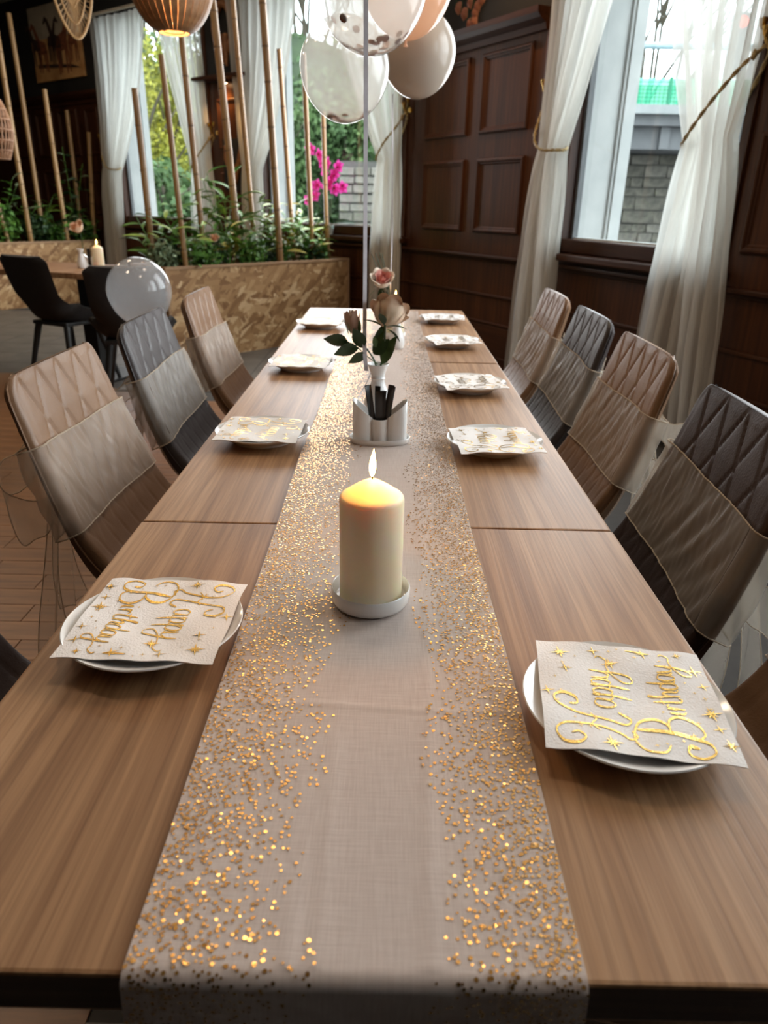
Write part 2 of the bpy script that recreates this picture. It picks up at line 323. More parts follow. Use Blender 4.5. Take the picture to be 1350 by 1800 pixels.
def copy_tree(o, parent=None):
    c = o.copy(); COL.objects.link(c)
    if parent: c.parent = parent
    for ch in list(o.children): copy_tree(ch, c)
    return c
def cr(pts, per=6):
    """Catmull-Rom through points"""
    P = [Vector(p) for p in pts]; P = [P[0]*2-P[1]] + P + [P[-1]*2-P[-2]]; out = []
    for i in range(1, len(P)-2):
        for k in range(per):
            t = k/per; a, b, c, d = P[i-1], P[i], P[i+1], P[i+2]
            out.append(.5*((2*b) + (c-a)*t + (2*a-5*b+4*c-d)*t*t + (3*b-a-3*c+d)*t**3))
    out.append(P[-2]); return out
def interp(x, xs, ys):
    return float(np.interp(x, xs, ys))
def smooth_interp(x, xs, ys):
    if x <= xs[0]: return ys[0]
    for i in range(len(xs)-1):
        if x <= xs[i+1]:
            t = (x-xs[i])/(xs[i+1]-xs[i]); t = t*t*(3-2*t); return ys[i]*(1-t)+ys[i+1]*t
    return ys[-1]
ORD = ['first', 'second', 'third', 'fourth', 'fifth', 'sixth', 'seventh', 'eighth', 'ninth', 'tenth', 'eleventh', 'twelfth']

# ------------------------------------------------------------------ room shell
PA = Vector((.195, 6.8, 0)); PB = Vector((1.0, 5.42, 0)); PE = Vector((1.756, 3.42, 0))
ANG_B = math.atan2(.6098, -.7925)
_d = (PA-PB).normalized(); ANG_A1 = math.atan2(_d.y, _d.x)
_d = (PB-PE).normalized(); ANG_A2 = math.atan2(_d.y, _d.x)
H_CEIL, Z_SILL, Z_HEAD, Z_COR = 3.45, .93, 3.06, 2.30
def fr(origin, ang): return Matrix.Translation(origin) @ Matrix.Rotation(ang, 4, 'Z')
F_B, F_A1, F_A2 = fr(PA, ANG_B), fr(PA, ANG_A1), fr(PB, ANG_A2)
def on(F, x, y, off=0.0):
    """where the line of sight through a photo pixel meets a wall plane, in that wall's own coordinates"""
    o = F @ Vector((0, off, 0)); n = F.to_3x3() @ Vector((0, 1, 0)); d = ray(x, y); p = CAM + d*((o-CAM).dot(n)/d.dot(n))
    return F.inverted() @ p
wins_B = [(.06, 1.90), (2.62, 4.36)]
wins_A2 = [(-1.86, -.36), (-3.95, -2.45), (-6.0, -4.5)]

def wall(name, F, q0, q1, wins, wood_h=Z_COR):
    b = MB(); segs = []; q = q0
    for a, c in sorted(wins): segs.append((q, a)); q = c
    segs.append((q, q1))
    for a, c in segs:
        b.cur = 0; b.box(a, c, -.1, 0, 0, wood_h); b.cur = 1; b.box(a, c, -.1, 0, wood_h, H_CEIL)
    for a, c in wins:
        b.cur = 0; b.box(a, c, -.1, 0, 0, Z_SILL-.02); b.cur = 1; b.box(a, c, -.1, 0, Z_HEAD, H_CEIL)
    o = struct(b.build(name, ['mahogany', 'charcoal'])); o.matrix_world = F
    ext = MB()
    for a, c in segs: ext.box(a, c, -.46, -.1, -.1, H_CEIL)
    for a, c in wins:
        ext.box(a, c, -.46, -.1, -.1, Z_SILL-.03); ext.box(a, c, -.46, -.1, Z_HEAD+.02, H_CEIL)
    e = ext.build('outer_masonry', 'stone_reveal', o)
    rv = MB()
    for a, c in wins:
        for s, q in ((1, a), (-1, c)):
            for d0, d1, k in ((-.46, -.375, .03), (-.375, -.355, .018)):
                rv.box(min(q, q+s*k), max(q, q+s*k), d0, d1, Z_SILL, Z_HEAD)
    if wins: rv.build('reveal_moulding', 'stone_reveal', o)
    # rails
    for z0, z1, dep, nm in ((.815, .835, .018, 'dado_moulding'), (.835, .858, .045, 'dado_rail'), (.552, .572, .014, 'plank_moulding'), (.345, .365, .016, 'plinth_cap'), (0, .34, .012, 'plinth'), (.003, .11, .022, 'skirting')):
        r = MB(); r.box(q0, q1, 0, dep, z0, z1, .006); r.build(nm, 'mahogany_h', o)
    return o
def panel(parent, q0, q1, z0, z1, m='mahogany'):
    b = MB(); prof = [(0, 0), (.004, .014), (.012, .021), (.022, .021), (.03, .012), (.038, .012), (.046, .003)]; vs = []; fs = []
    for i, y in prof: vs += [(q0+i, y, z0+i), (q1-i, y, z0+i), (q1-i, y, z1-i), (q0+i, y, z1-i)]
    for k in range(len(prof)-1):
        for j in range(4): fs.append((k*4+j, k*4+(j+1) % 4, (k+1)*4+(j+1) % 4, (k+1)*4+j))
    fs.append(tuple(len(vs)-4+j for j in range(4))); b.add(vs, fs); return b.build('panel', m, parent)
def cornice(parent, q0, q1):
    b = MB(); b.prism([(q0, 0), (q1, 0)], 0, 0) if False else None
    poly = [(0, 2.245), (.02, 2.25), (.03, 2.285), (.075, 2.31), (.10, 2.335), (.105, 2.37), (0, 2.372)]
    vs = [(q, y, z) for q in (q0, q1) for y, z in poly]; n = len(poly)
    b = MB().add(vs, [tuple(range(n)), tuple(range(2*n-1, n-1, -1))] + [(i, (i+1) % n, (i+1) % n+n, i+n) for i in range(n)])
    return b.build('cornice', 'mahogany_h', parent)

wB = wall('wall_front', F_B, -.05, 7.9, wins_B)
wA1 = wall('wall_front_right', F_A1, -1.63, .06, [])
wA2 = wall('wall_right', F_A2, -9.3, .04, wins_A2)
for z0, z1 in ((1.012, 1.53), (1.69, 2.205)):
    panel(wA1, -.775, -.185, z0, z1); panel(wA1, -1.482, -.93, z0, z1)
    for q0, q1 in ((4.66, 4.95), (5.12, 5.55), (5.68, 6.1), (6.25, 6.7)): panel(wB, q0, q1, z0, z1)
    panel(wA2, -2.36, -1.93, z0, z1); panel(wA2, -4.43, -4.02, z0, z1); panel(wB, 2.04, 2.5, z0, z1-.05)
cornice(wA1, -1.60, .02); cornice(wB, 4.48, 7.9); cornice(wA2, -2.40, -1.90); cornice(wA2, -4.45, -4.0)

def window(n, F, q0, q1, label):
    root = bpy.data.objects.new('window_%d' % n, None); COL.objects.link(root); root.matrix_world = F; struct(root, label)
    f = MB(); t = .055
    f.box(q0, q0+t, -.09, .018, Z_SILL, Z_HEAD, .006); f.box(q1-t, q1, -.09, .018, Z_SILL, Z_HEAD, .006); f.box(q0, q1, -.09, .018, Z_HEAD-t, Z_HEAD, .006)
    f.build('window_frame', 'mahogany', root)
    b = MB(); b.box(q0+t, q1-t, -.09, .005, Z_SILL, 1.012, .008); b.build('bottom_rail', 'mahogany_h', root)
    g = MB(); g.box(q0+t, q0+t+.028, -.098, -.06, 1.0, Z_HEAD-t); g.box(q1-t-.028, q1-t, -.098, -.06, 1.0, Z_HEAD-t); g.build('glazing_bead', 'pipe_grey', root)
    d = MB(); d.box(q0+t, q1-t, -.12, -.07, 1.0, 1.022); d.build('drip_bar', 'white_paint', root)
    p = MB(); p.box(q0+t+.005, q1-t-.005, -.078, -.072, 1.01, Z_HEAD-t); p.build('pane', 'glass', root)
    s = MB(); s.box(q0-.03, q1+.03, -.02, .085, Z_SILL-.045, Z_SILL-.005, .008); s.build('window_sill', 'mahogany_h', root)
    s = MB(); s.box(q0, q1, -.50, -.1, Z_SILL-.06, Z_SILL+.02); s.build('outer_sill', 'stone_reveal', root)
    return root
M['pipe_grey'] = mat('grey_gasket', (.12, .12, .125), None, 20, rough=.5)
M['white_paint'] = mat('white_paint', (.75, .76, .76), None, 20, rough=.4)
for n, (F, (a, c), l) in enumerate([(F_B, wins_B[1], 'window at the left with yellow blossom outside'), (F_B, wins_B[0], 'middle window behind the orchid'), (F_A2, wins_A2[0], 'right window looking out at the bridge'), (F_A2, wins_A2[1], None), (F_A2, wins_A2[2], None)], 1): window(n, F, a, c, l)

# other walls, ceiling, floor
QB = F_B @ Vector((7.85, 0, 0)); QA = F_A2 @ Vector((-9.25, 0, 0))
poly = [(QA.x, QA.y), (PB.x, PB.y), (PA.x, PA.y), (QB.x, QB.y), (-7.2, QB.y), (-7.2, QA.y)]
def slab(name, z0, z1, m):
    n = len(poly); vs = [(x, y, z) for z in (z0, z1) for x, y in poly]
    b = MB().add(vs, [tuple(range(n-1, -1, -1)), tuple(range(n, 2*n))] + [(i, (i+1) % n, (i+1) % n+n, i+n) for i in range(n)])
    return struct(b.build(name, m))
slab('ceiling', H_CEIL, H_CEIL+.15, 'ceiling')
floor = slab('floor', -.06, 0, 'grout')
b = MB(); b.box(-7.35, -7.2, QA.y, QB.y, 0, H_CEIL); struct(b.build('wall_left', 'charcoal'))
b = MB(); b.box(-7.35, QA.x+.2, QA.y-.15, QA.y, 0, H_CEIL); struct(b.build('wall_back', 'charcoal'))
b = MB(); b.box(-7.35, QB.x+.1, QB.y, QB.y+.15, 0, H_CEIL); struct(b.build('wall_far', 'charcoal'))
# parquet planks in the aisle, stone tiles beyond and under the near table
PLK = [MB().box(-.30, .30, -.0485, .0485, 0, .0045, .0012).mesh('floor_plank', 'parquet') for _ in range(1)][0]
TIL = MB().box(-.2, .2, -.2, .2, 0, .004, .0015).mesh('floor_tile', 'tile')
bd = Vector((.93, -.36, 0)); bo = at_z(235, 688, 0); bn = Vector((.36, .93, 0))      # edge between parquet and tiles
def is_tile(x, y): return (Vector((x, y, 0))-bo).dot(bn) > 0 or (x > -.62 and y < .9)
for j in range(48):
    for i in range(8):
        x = -2.95 + i*.603 + (.3 if j % 2 else 0) + .05*((j*7) % 5); y = .62 + j*.0985
        if x > -.3 or x < -2.9 + .0*y: continue
        if is_tile(x, y) or x < -.62*y*1.12-.35: continue
        put('floor_plank', PLK, floor, (x, y, 0), (0, 0, pi if (i*3+j) % 2 else 0))
for i in range(-14, 4):
    for j in range(0, 24):
        p = Vector((i*.405, .1+j*.405, 0))
        far_ok = (p-bo).dot(bn) > .12 and p.y < 8.2 and -.60*p.y-1.0 < p.x < -.35
        near_ok = p.y < .85 and -.75 < p.x < -.1
        if (far_ok or near_ok) and (F_B.inverted() @ p).y > .3: put('floor_tile', TIL, floor, p)

# ------------------------------------------------------------------ outside
b = MB(); b.box(-60, 60, -20, 120, -.4, -.06); g = struct(b.build('ground_outside', 'asphalt'))
g['label'] = 'pale street paving outside the windows'
# bridge with green barrier crossing behind the street
YB = 30.0
zb = at_y(1130, 187, YB).z; zt = at_y(1130, 140, YB).z; ze = at_y(1130, 203, YB).z; zg = at_y(1130, 262, YB).z
br = thing('road_bridge', 'grey concrete road bridge with deep girder outside the right window', 'bridge', (0, YB, 0), rad(-2))
b = MB(); b.box(-30, 40, -.3, .4, ze, zb); b.build('parapet', 'concrete_light', br)
b = MB(); b.box(-30, 40, .5, 6, zg, ze+.1); b.box(-30, 40, 0, 6, ze-.35, ze); b.build('girder', 'concrete', br)
for k in range(14):
    b = MB(); b.box(-30+k*5+.0, -30+k*5+.35, .3, .52, zg, ze-.3); b.build('stiffener', 'concrete', br)
fe = thing('noise_barrier', 'translucent green barrier along the top of the bridge', 'barrier', (0, YB, 0), rad(-2))
PNL = MB().box(.04, 2.46, -.02, .02, zb, zt-.28*(zt-zb)).mesh('barrier_panel', 'barrier'); PNT = MB().box(.04, 2.46, -.02, .02, zt-.26*(zt-zb), zt).mesh('barrier_top_panel', 'barrier_top')
PST = MB().box(-.05, .05, -.06, .06, zb-.3, zt+.05).mesh('barrier_post', 'barrier_bar')
gb = MB()
for k in range(17): gb.box(.04+k*.15, .055+k*.15, -.05, -.03, zb, zt-.28*(zt-zb))
for k in range(7): gb.box(.04, 2.46, -.05, -.03, zb+k*.12, zb+k*.12+.018)
GRD = gb.mesh('barrier_mesh', 'barrier_bar')
for k in range(-6, 14):
    x = k*2.5
    put('barrier_panel', PNL, fe, (x, 0, 0)); put('barrier_top_panel', PNT, fe, (x, 0, 0)); put('barrier_post', PST, fe, (x, 0, 0))
    o = put('barrier_mesh', GRD, fe, (x, 0, 0)); o['kind'] = 'stuff'
def stone_wall(name, label, x0, x1, y, z0, z1, bw, bh, m):
    t = thing(name, label, 'stone wall', ((x0+x1)/2, y, z0))
    wdt = (x1-x0)/2; b = MB(); b.box(-wdt, wdt, .10, .8, 0, z1-z0); b.build('mortar_core', 'mortar', t)
    STN = [MB().box(-bw/2+.012, bw/2-.012, 0, .3, .012, bh-.012, .03).mesh('stone', mm) for mm in m]
    r = 0; z = 0
    while z < z1-z0-bh*.6:
        x = -wdt; hs = random.uniform(.7, 1.15); hs = min(hs, (z1-z0-z)/bh)
        while x < wdt-.05:
            ws = random.uniform(.5, 1.35); put('stone', random.choice(STN), t, (x+bw*ws/2, random.uniform(-.05, .05), z), (0, random.uniform(-.02, .02), 0), (ws, 1, hs*random.uniform(.92, 1))); x += bw*ws
        z += bh*hs; r += 1
    return t
p0, p1 = at_y(1040, 425, YB), at_y(1345, 262, YB)
stone_wall('bridge_abutment', 'dark weathered stone abutment under the bridge', p0.x-6, p1.x+3, YB+2.5, -.06, zg, 1.0, .48, ['stone', 'stone_pale', 'stone'])
p0, p1 = at_y(596, 395, 19), at_y(720, 285, 19)
stone_wall('garden_stone_wall', 'pale garden stone wall seen through the middle window', p0.x, p1.x+1.2, 19, -.06, p1.z, .46, .24, ['stone_pale', 'stone_pale', 'stone'])
def leaf_cloud(n, fn, size, flat=.4):
    """n little leaf quads, centres from fn()"""
    c = np.array([fn() for _ in range(n)]); vs = np.empty((n, 4, 3))
    a = rng.normal(size=(n, 3)); a /= np.linalg.norm(a, axis=1)[:, None]; d = rng.normal(size=(n, 3)); d -= a*(d*a).sum(1)[:, None]; d /= np.linalg.norm(d, axis=1)[:, None]
    s = size*rng.uniform(.6, 1.3, (n, 1))
    vs[:, 0] = c-a*s; vs[:, 1] = c-d*s*flat; vs[:, 2] = c+a*s; vs[:, 3] = c+d*s*flat
    b = MB(); b.v = [tuple(x) for x in vs.reshape(-1, 3)]; b.f = [(4*i, 4*i+1, 4*i+2, 4*i+3) for i in range(n)]; b.mi = [0]*n; return b
def ball(c, r, hollow=.55):
    def f():
        v = rng.normal(size=3); v /= np.linalg.norm(v); return np.array(c)+v*np.array(r)*rng.uniform(hollow, 1)
    return f
# ivy slope behind the garden wall
b = MB(); b.grid(lambda u, v: (-24+u*30, 20+v*9, -.06+v*6.2+.5*sin(u*23+v*5)*v), 30, 12)
hill = struct(b.build('hill_outside', 'hill', smooth=True)); _hl = leaf_cloud(9000, lambda: (lambda u, v: np.array((-14+u*20, 20+v*9, .1+v*6.2+rng.uniform(-.1, .35))))(rng.random(), rng.random()**1.3), .13, .6); _ho = _hl.build('ivy_leaves', 'hedge', hill); _ho['kind'] = 'stuff'
hill['label'] = 'ivy covered slope outside the windows'
def tree(name, label, base, h, crown, r, mleaf, n, size, trunk=.12, group=None):
    t = thing(name, label, 'tree' if h > 3 else 'bush', base, 0, group)
    tb = MB(); tb.tube([(0, 0, 0), (.05, .02, h*.4), (-.06, .05, h*.75)], [trunk, trunk*.7, trunk*.3], 7)
    for k in range(7):
        a = k*2.4; tb.tube([(0, 0, h*(.25+.06*k)), (r[0]*.4*cos(a), r[1]*.4*sin(a), h*(.45+.06*k)), (r[0]*.8*cos(a), r[1]*.8*sin(a), h*(.6+.06*k))], [trunk*.4, trunk*.25, trunk*.1], 5)
    tb.build('trunk', 'bark', t)
    cs = [(random.uniform(-.5, .5)*r[0], random.uniform(-.5, .5)*r[1], crown+random.uniform(-.6, .6)*r[2]) for _ in range(6)]
    fns = [ball(c, (r[0]*.55, r[1]*.55, r[2]*.55), .3) for c in cs]
    lf = leaf_cloud(n, lambda: fns[rng.integers(6)](), size, .55); o = lf.build('foliage', mleaf, t); o['kind'] = 'stuff'; return t
def spot(x, y, Y): p = at_y(x, y, Y); return (p.x, Y, p.z)
for k, (px, Y, h, cz, r, m, n, s, nm, lb) in enumerate([
    (265, 17, 4.0, 2.5, (1.3, 1.2, 1.5), 'forsythia', 3200, .06, 'forsythia_bush', 'yellow flowering bush outside the left edge of the left window'),
    (318, 19, 4.6, 2.9, (1.7, 1.4, 1.8), 'forsythia', 4200, .065, 'forsythia_bush', 'larger yellow flowering bush in the middle of the left window'),
    (372, 21, 5.2, 3.2, (1.5, 1.4, 1.9), 'forsythia', 3000, .07, 'forsythia_bush', 'yellow flowering bush by the right frame of the left window'),
    (300, 15, 2.0, 1.0, (1.7, 1.1, 1.1), 'hedge', 2600, .09, 'green_bush', 'dark green bush low in the left window'),
    (350, 16, 2.3, 1.1, (1.3, 1.0, 1.2), 'hedge', 2000, .09, 'green_bush', 'green bush low behind the tied right curtain of the left window'),
    (540, 20.5, 3.6, 2.3, (1.1, 1.0, 1.7), 'hedge', 2600, .10, 'green_bush', 'green leafy bush behind the orchid in the middle window'),
    (605, 21, 4.0, 3.0, (1.2, 1.0, 1.4), 'hedge', 2600, .10, 'green_bush', 'green leafy bush above the garden stone wall'),
    (500, 20, 3.4, 1.9, (.9, .9, 1.6), 'hedge', 1500, .10, 'green_bush', 'green bush at the left of the middle window behind the white reveal'),
    (690, 22, 4.4, 3.2, (1.1, 1.0, 1.5), 'hedge', 1500, .10, 'green_bush', 'green bush seen through the right curtain of the middle window')]):
    p = at_y(px, 430, Y); tree(nm, lb, (p.x, Y, -.06), h, cz, r, m, n, s)
def bare_tree(label, x, Y, h, seed, lean=0):
    R = random.Random(seed); t = thing('bare_tree', label, 'tree', (x, Y, -.06)); b = MB(); br_ = MB()
    def grow(mb, p, d, L, r, lev):
        if lev == 0 or r < .012: return
        q = p + d*L; m_ = p + d*L*.5 + Vector((R.uniform(-.04, .04), R.uniform(-.04, .04), 0))*L
        mb.tube([p, m_, q], [r, r*.85, r*.7], 5 if r > .04 else 3, False)
        for _ in range(3 if lev > 2 else 2):
            nd = (d + Vector((R.uniform(-.62, .62), R.uniform(-.5, .5), R.uniform(-.1, .45)))).normalized(); grow(br_, q, nd, L*R.uniform(.62, .85), r*.72, lev-1)
    for k in range(3): grow(b, Vector((k*.5-.5, 0, 0)), Vector((lean+R.uniform(-.08, .08), 0, 1)).normalized(), h*.42, .11, 7)
    b.build('trunk', 'bark', t); o = br_.build('twigs', 'bark', t); o['kind'] = 'stuff'; return t
p = at_y(1140, 200, 36); bare_tree('pale bare tree above the green barrier in the right window', p.x, 36, 11, 3)
p = at_y(1010, 200, 37); bare_tree('bare tree partly hidden by the left curtain of the right window', p.x-2, 37, 11, 9)
p = at_y(545, 60, 34); bare_tree('bare tree behind the lowest balloon in the middle window', p.x, 34, 12, 5)
p = at_y(270, 60, 32); bare_tree('bare tree behind the slatted pendant lamp', p.x, 32, 12, 6)
p = at_y(1140, 80, 26); st = thing('street_pipe', 'pale blue horizontal pipe across the sky in the right window', 'pipe', (p.x, 26, -.06))
b = MB(); b.tube([(-4.5, 0, p.z+.06), (4.5, 0, p.z+.06)], .10, 10); b.build('cross_pipe', 'pipe', st, True)
b = MB(); b.tube([(-4.4, 0, 0), (-4.4, 0, p.z+.06)], .12, 10); b.tube([(4.4, 0, 0), (4.4, 0, p.z+.06)], .12, 10); b.build('pipe_post', 'pipe', st, True)
p = at_y(1300, 55, 14); ts = thing('traffic_signal', 'traffic light showing red behind the right curtain', 'traffic light', (p.x, 14, -.06))
b = MB(); b.tube([(0, .12, 0), (0, .12, p.z+.3)], .05, 8); b.build('signal_post', 'concrete', ts, True)
b = MB(); b.box(-.13, .13, -.08, .1, p.z-.6, p.z+.32, .03); b.build('signal_head', 'concrete', ts)
b = MB(); b.lathe([(.0, .02), (.07, .015), (.085, 0)], 16, (0, 0, 0), False, False); b.build('red_lens', 'red_lens', ts, True, (0, -.085, p.z+.18), (rad(90), 0, 0))

# ------------------------------------------------------------------ long table
TZ = .75
def dining_table(label, y0, y1, z=TZ):
    t = thing('dining_table', label, 'table', (0, (y0+y1)/2, 0), 0, 'tables pushed together under the runner'); h = (y1-y0)/2-.0015
    b = MB(); b.box(-.352, .352, -h, h, z-.036, z, .003); b.cur = 0
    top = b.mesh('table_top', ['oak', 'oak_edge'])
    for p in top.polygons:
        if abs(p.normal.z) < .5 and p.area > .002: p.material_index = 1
    put('table_top', top, t)
    for s in ((0,) if h < .4 else (-1, 1)):
        c = MB(); c.box(-.04, .04, s*h*.55-.04, s*h*.55+.04, .02, z-.036, .004); c.build('leg_column', 'black_metal', t)
        c = MB(); c.box(-.26, .26, s*h*.55-.2, s*h*.55+.2, .0, .018, .006); c.build('base_plate', 'black_metal', t)
        c = MB(); c.box(-.2, .2, s*h*.55-.15, s*h*.55+.15, z-.046, z-.036); c.build('top_bracket', 'black_metal', t)
    return t
dining_table('nearest wooden table, square, carrying the pillar candle', .288, .969)
dining_table('middle wooden table carrying the white caddy and rose vase', .971, 2.200, TZ-.0012)
dining_table('farthest wooden table at the end by the planter', 2.202, 3.40)

# ------------------------------------------------------------------ runner with foil dots
RX0, RX1 = -.1485, .1415
def run_pt(u, s):
    """u across 0..1, s along the cloth in metres from the front hem (hangs over the front edge)"""
    drop = .235; x = RX0 + (RX1-RX0)*u; wob = .0012*sin(s*9+u*3)+.0018*sin(s*4.1)
    if s < drop:
        k = s/drop; y = .2835 - .010*(1-k)*(1+sin(u*7+.6)); z = TZ-.0055-(drop-s); x *= 1+.012*(1-k)
        nrm = Vector((0, -1, 0))
    elif s < drop+.016:
        a = (s-drop)/.016*pi/2; y = .2835+.0105*(1-cos(a)) ; z = TZ-.0055+.009*sin(a); nrm = Vector((0, -cos(a), sin(a)))
    else:
        y = .294+(s-drop-.016); z = TZ+.0035; nrm = Vector((0, 0, 1))
        z += .0010*max(0, sin(u*9+y*2.2))*mnoise.noise(Vector((u*4, y*3, .3)))
        for cyy, am in ((.545, .0009), (1.0, .0009), (1.02, -.0006), (1.62, .0012), (2.35, .0012)): z += am*math.exp(-((y-cyy-.004*sin(u*6))/.004)**2)
        z += .0013*math.exp(-((x+.028)/.0025)**2)*interp(y, [.3, .5, .62], [1, 1, 0]) + .0009*math.exp(-((x+.047)/.004)**2)*interp(y, [.3, .34, .4], [1, .8, 0]) + .0008*math.exp(-((x-.055-.03*(y-.6))/.005)**2)
    return Vector((x+wob, y, z)), nrm
S_LEN = .235+.03+3.02
ru = thing('table_runner', 'pale linen table runner with gold foil dots along both edges', 'table runner', (0, .3, TZ))
b = MB(); ss = list(np.linspace(0, .235, 14)) + list(np.linspace(.237, .251, 9)) + list(np.linspace(.254, .9, 190)) + list(np.linspace(.91, S_LEN, 260)); nu = 60
off = Vector((0, -.3, -TZ)); top = []; bot = []
for s in ss:
    for i in range(nu):
        p, n = run_pt(i/(nu-1), s); top.append(p+off); bot.append(p-n*.0016+off)
L_ = len(ss); nn = L_*nu
fs = [(j*nu+i, j*nu+i+1, (j+1)*nu+i+1, (j+1)*nu+i) for j in range(L_-1) for i in range(nu-1)]
fs2 = [tuple(reversed([k+nn for k in f])) for f in fs]
edge = [i for i in range(nu)] + [j*nu+nu-1 for j in range(1, L_)] + [(L_-1)*nu+i for i in range(nu-2, -1, -1)] + [j*nu for j in range(L_-2, 0, -1)]
fs3 = [(edge[k], edge[(k+1) % len(edge)], edge[(k+1) % len(edge)]+nn, edge[k]+nn) for k in range(len(edge))]
b.add(top+bot, fs+fs2+fs3); b.build('cloth', 'linen', ru, True)
dv = []; df = []
def dot(u, s, r):
    p, n = run_pt(u, s); n = (n + Vector((random.gauss(0, .06), random.gauss(0, .06), 0))).normalized()
    a = Vector((1, 0, 0)); a = (a-n*a.dot(n)).normalized(); c = n.cross(a); ph = random.uniform(0, 1); o = len(dv); p = p+n*.0006+off
    for k in range(6):
        th = ph+k*pi/3; dv.append(p+(a*cos(th)+c*sin(th))*r)
    df.append(tuple(range(o, o+6)))
N_DOT = 60000
_cell = {}
def crowded(d, s, r):
    cx_, cy_ = int(d*.29/.003), int(s/.003); hit = False
    for ix in (cx_-1, cx_, cx_+1):
        for iy in (cy_-1, cy_, cy_+1):
            for (dd, s2, r2) in _cell.get((ix, iy), ()):
                if math.hypot((d-dd)*.29, s-s2) < (r+r2)*.96: hit = True
    if hit and random.random() < .88: return True
    _cell.setdefault((cx_, cy_), []).append((d, s, r)); return False
for _ in range(N_DOT):
    s = random.uniform(.0, S_LEN); e = min(1, abs(random.gauss(0, .55))); side = random.random() < .5
    lim = .36+.03*sin(s*31)+.02*sin(s*77+1) if side else .30+.03*sin(s*27+2)
    if random.random() < .55: e = random.uniform(0, 1)
    d = e*lim+.003
    if random.random() < (e*.85)**1.5: continue
    rr_ = random.choice((.0010, .0012, .0014, .0016)); uu = d if side else 1-d
    if crowded(uu, s, rr_): continue
    dot(uu, s, rr_)
b = MB(); b.add(dv, df); o = b.build('foil_dots', 'foil_dot', ru); o['kind'] = 'stuff'

# ------------------------------------------------------------------ plates and napkins
pp = [(0, .004), (.052, .004), (.058, 0), (.063, .0), (.066, .0045), (.085, .013), (.0975, .0205), (.0985, .022), (.0975, .0232), (.095, .0222), (.083, .0165), (.066, .0095), (.055, .0075), (0, .0075)]
PLATE = MB().lathe([(max(r*.962, .0005), z) for r, z in pp], 72).mesh('plate', 'porcelain', True)
NH = .0812
def nap_z(x, y):
    r = math.hypot(x, y); z = .0245 - .004*math.exp(-(r/.05)**2)
    z -= max(0, r-.098)*.10
    return z + .0011*sin(x*70+1)*sin(y*55) + .0008*sin(y*120+x*40)
b = MB(); g = 26
for lay, dz in ((1, 0), (0, -.0016)):
    b.grid(lambda u, v: ((u-.5)*2*NH*(1 if lay else .985), (v-.5)*2*NH*(1 if lay else .985), nap_z((u-.5)*2*NH, (v-.5)*2*NH)+dz), g, g)
e0 = [i for i in range(g)] + [j*g+g-1 for j in range(1, g)] + [(g-1)*g+i for i in range(g-2, -1, -1)] + [j*g for j in range(g-2, 0, -1)]
b.f += [(e0[k], e0[(k+1) % len(e0)], e0[(k+1) % len(e0)]+g*g, e0[k]+g*g) for k in range(len(e0))]; b.mi += [0]*len(e0)
NAPK = b.mesh('napkin_sheet', 'napkin', True)
PRINT = MB()
def stroke(pts, w0=.016, w1=.042, taper=True):
    P = cr([(x, y, 0) for x, y in pts], 7); n = len(P); vs = []
    for i, p in enumerate(P):
        d = (P[min(i+1, n-1)]-P[max(i-1, 0)]).normalized(); nr = Vector((-d.y, d.x, 0))
        w_ = w0+(w1-w0)*max(0, -d.y*.2+abs(d.y)*.8)**1.5
        if taper: w_ *= min(1, .45+min(i, n-1-i)/5)
        for sgn in (1, -1):
            q = p+nr*w_*sgn*.5; x, y = q.x*NH, q.y*NH; vs.append((x, y, nap_z(x, y)+.0005))
    PRINT.add(vs, [(2*i, 2*i+1, 2*i+3, 2*i+2) for i in range(n-1)])
W0, W1 = .018, .050
stroke([(-.60, .06), (-.70, .02), (-.75, .10), (-.67, .19), (-.60, .36), (-.56, .56), (-.59, .76), (-.72, .87), (-.87, .80), (-.89, .65), (-.80, .57), (-.71, .63), (-.74, .71)], W0, W1)
stroke([(-.30, .16), (-.40, .04), (-.50, .10), (-.46, .27), (-.41, .46), (-.36, .65), (-.27, .82), (-.14, .85), (-.06, .74), (-.11, .61), (-.21, .60), (-.24, .69)], W0, W1)
stroke([(-.67, .40), (-.55, .47), (-.46, .42), (-.36, .47)], W0, W0*1.3)
def lower(ch, x, y, s):
    T = {'a': [[(.52, .9), (.28, 1.0), (.05, .75), (.05, .3), (.25, .02), (.48, .25), (.56, .95), (.56, .25), (.78, .05)]],
         'p': [[(.05, .7), (.16, 1.0), (.14, .2), (.08, -.85)], [(.14, .45), (.32, .95), (.56, .85), (.60, .4), (.42, .05), (.18, .15)], [(.55, .2), (.8, .1)]],
         'y': [[(.05, .95), (.10, .25), (.32, .05), (.56, .45), (.62, 1.0)], [(.62, 1.0), (.52, 0), (.28, -.95), (-.1, -1.05), (-.14, -.55), (.4, -.1), (1.0, .05), (1.45, .0), (1.75, .35), (1.6, .55)]],
         'i': [[(.0, .6), (.14, .95), (.12, .25), (.32, .05)], [(.15, 1.3), (.17, 1.42)]],
         'r': [[(.0, .5), (.12, 1.0), (.11, .05)], [(.12, .6), (.3, .98), (.5, .85)]],
         't': [[(.22, 1.65), (.16, .3), (.36, .02), (.55, .2)], [(-.08, 1.12), (.5, 1.2)]],
         'h': [[(.16, .05), (.14, 1.2), (.25, 1.8), (.12, 1.6), (.12, .05)], [(.14, .5), (.35, .98), (.52, .75), (.50, .2), (.72, .05)]],
         'd': [[(.5, .85), (.26, 1.0), (.05, .7), (.05, .25), (.25, .02), (.48, .3), (.58, 1.75)], [(.58, 1.75), (.54, .3), (.78, .05)]],
         '!': [[(.35, 1.75), (.30, .55)], [(.27, .1), (.28, 0)]]}
    for st in T[ch]: stroke([(x+px*s*1.12, y+py*s) for px, py in st], .014, .033)
x = -.24
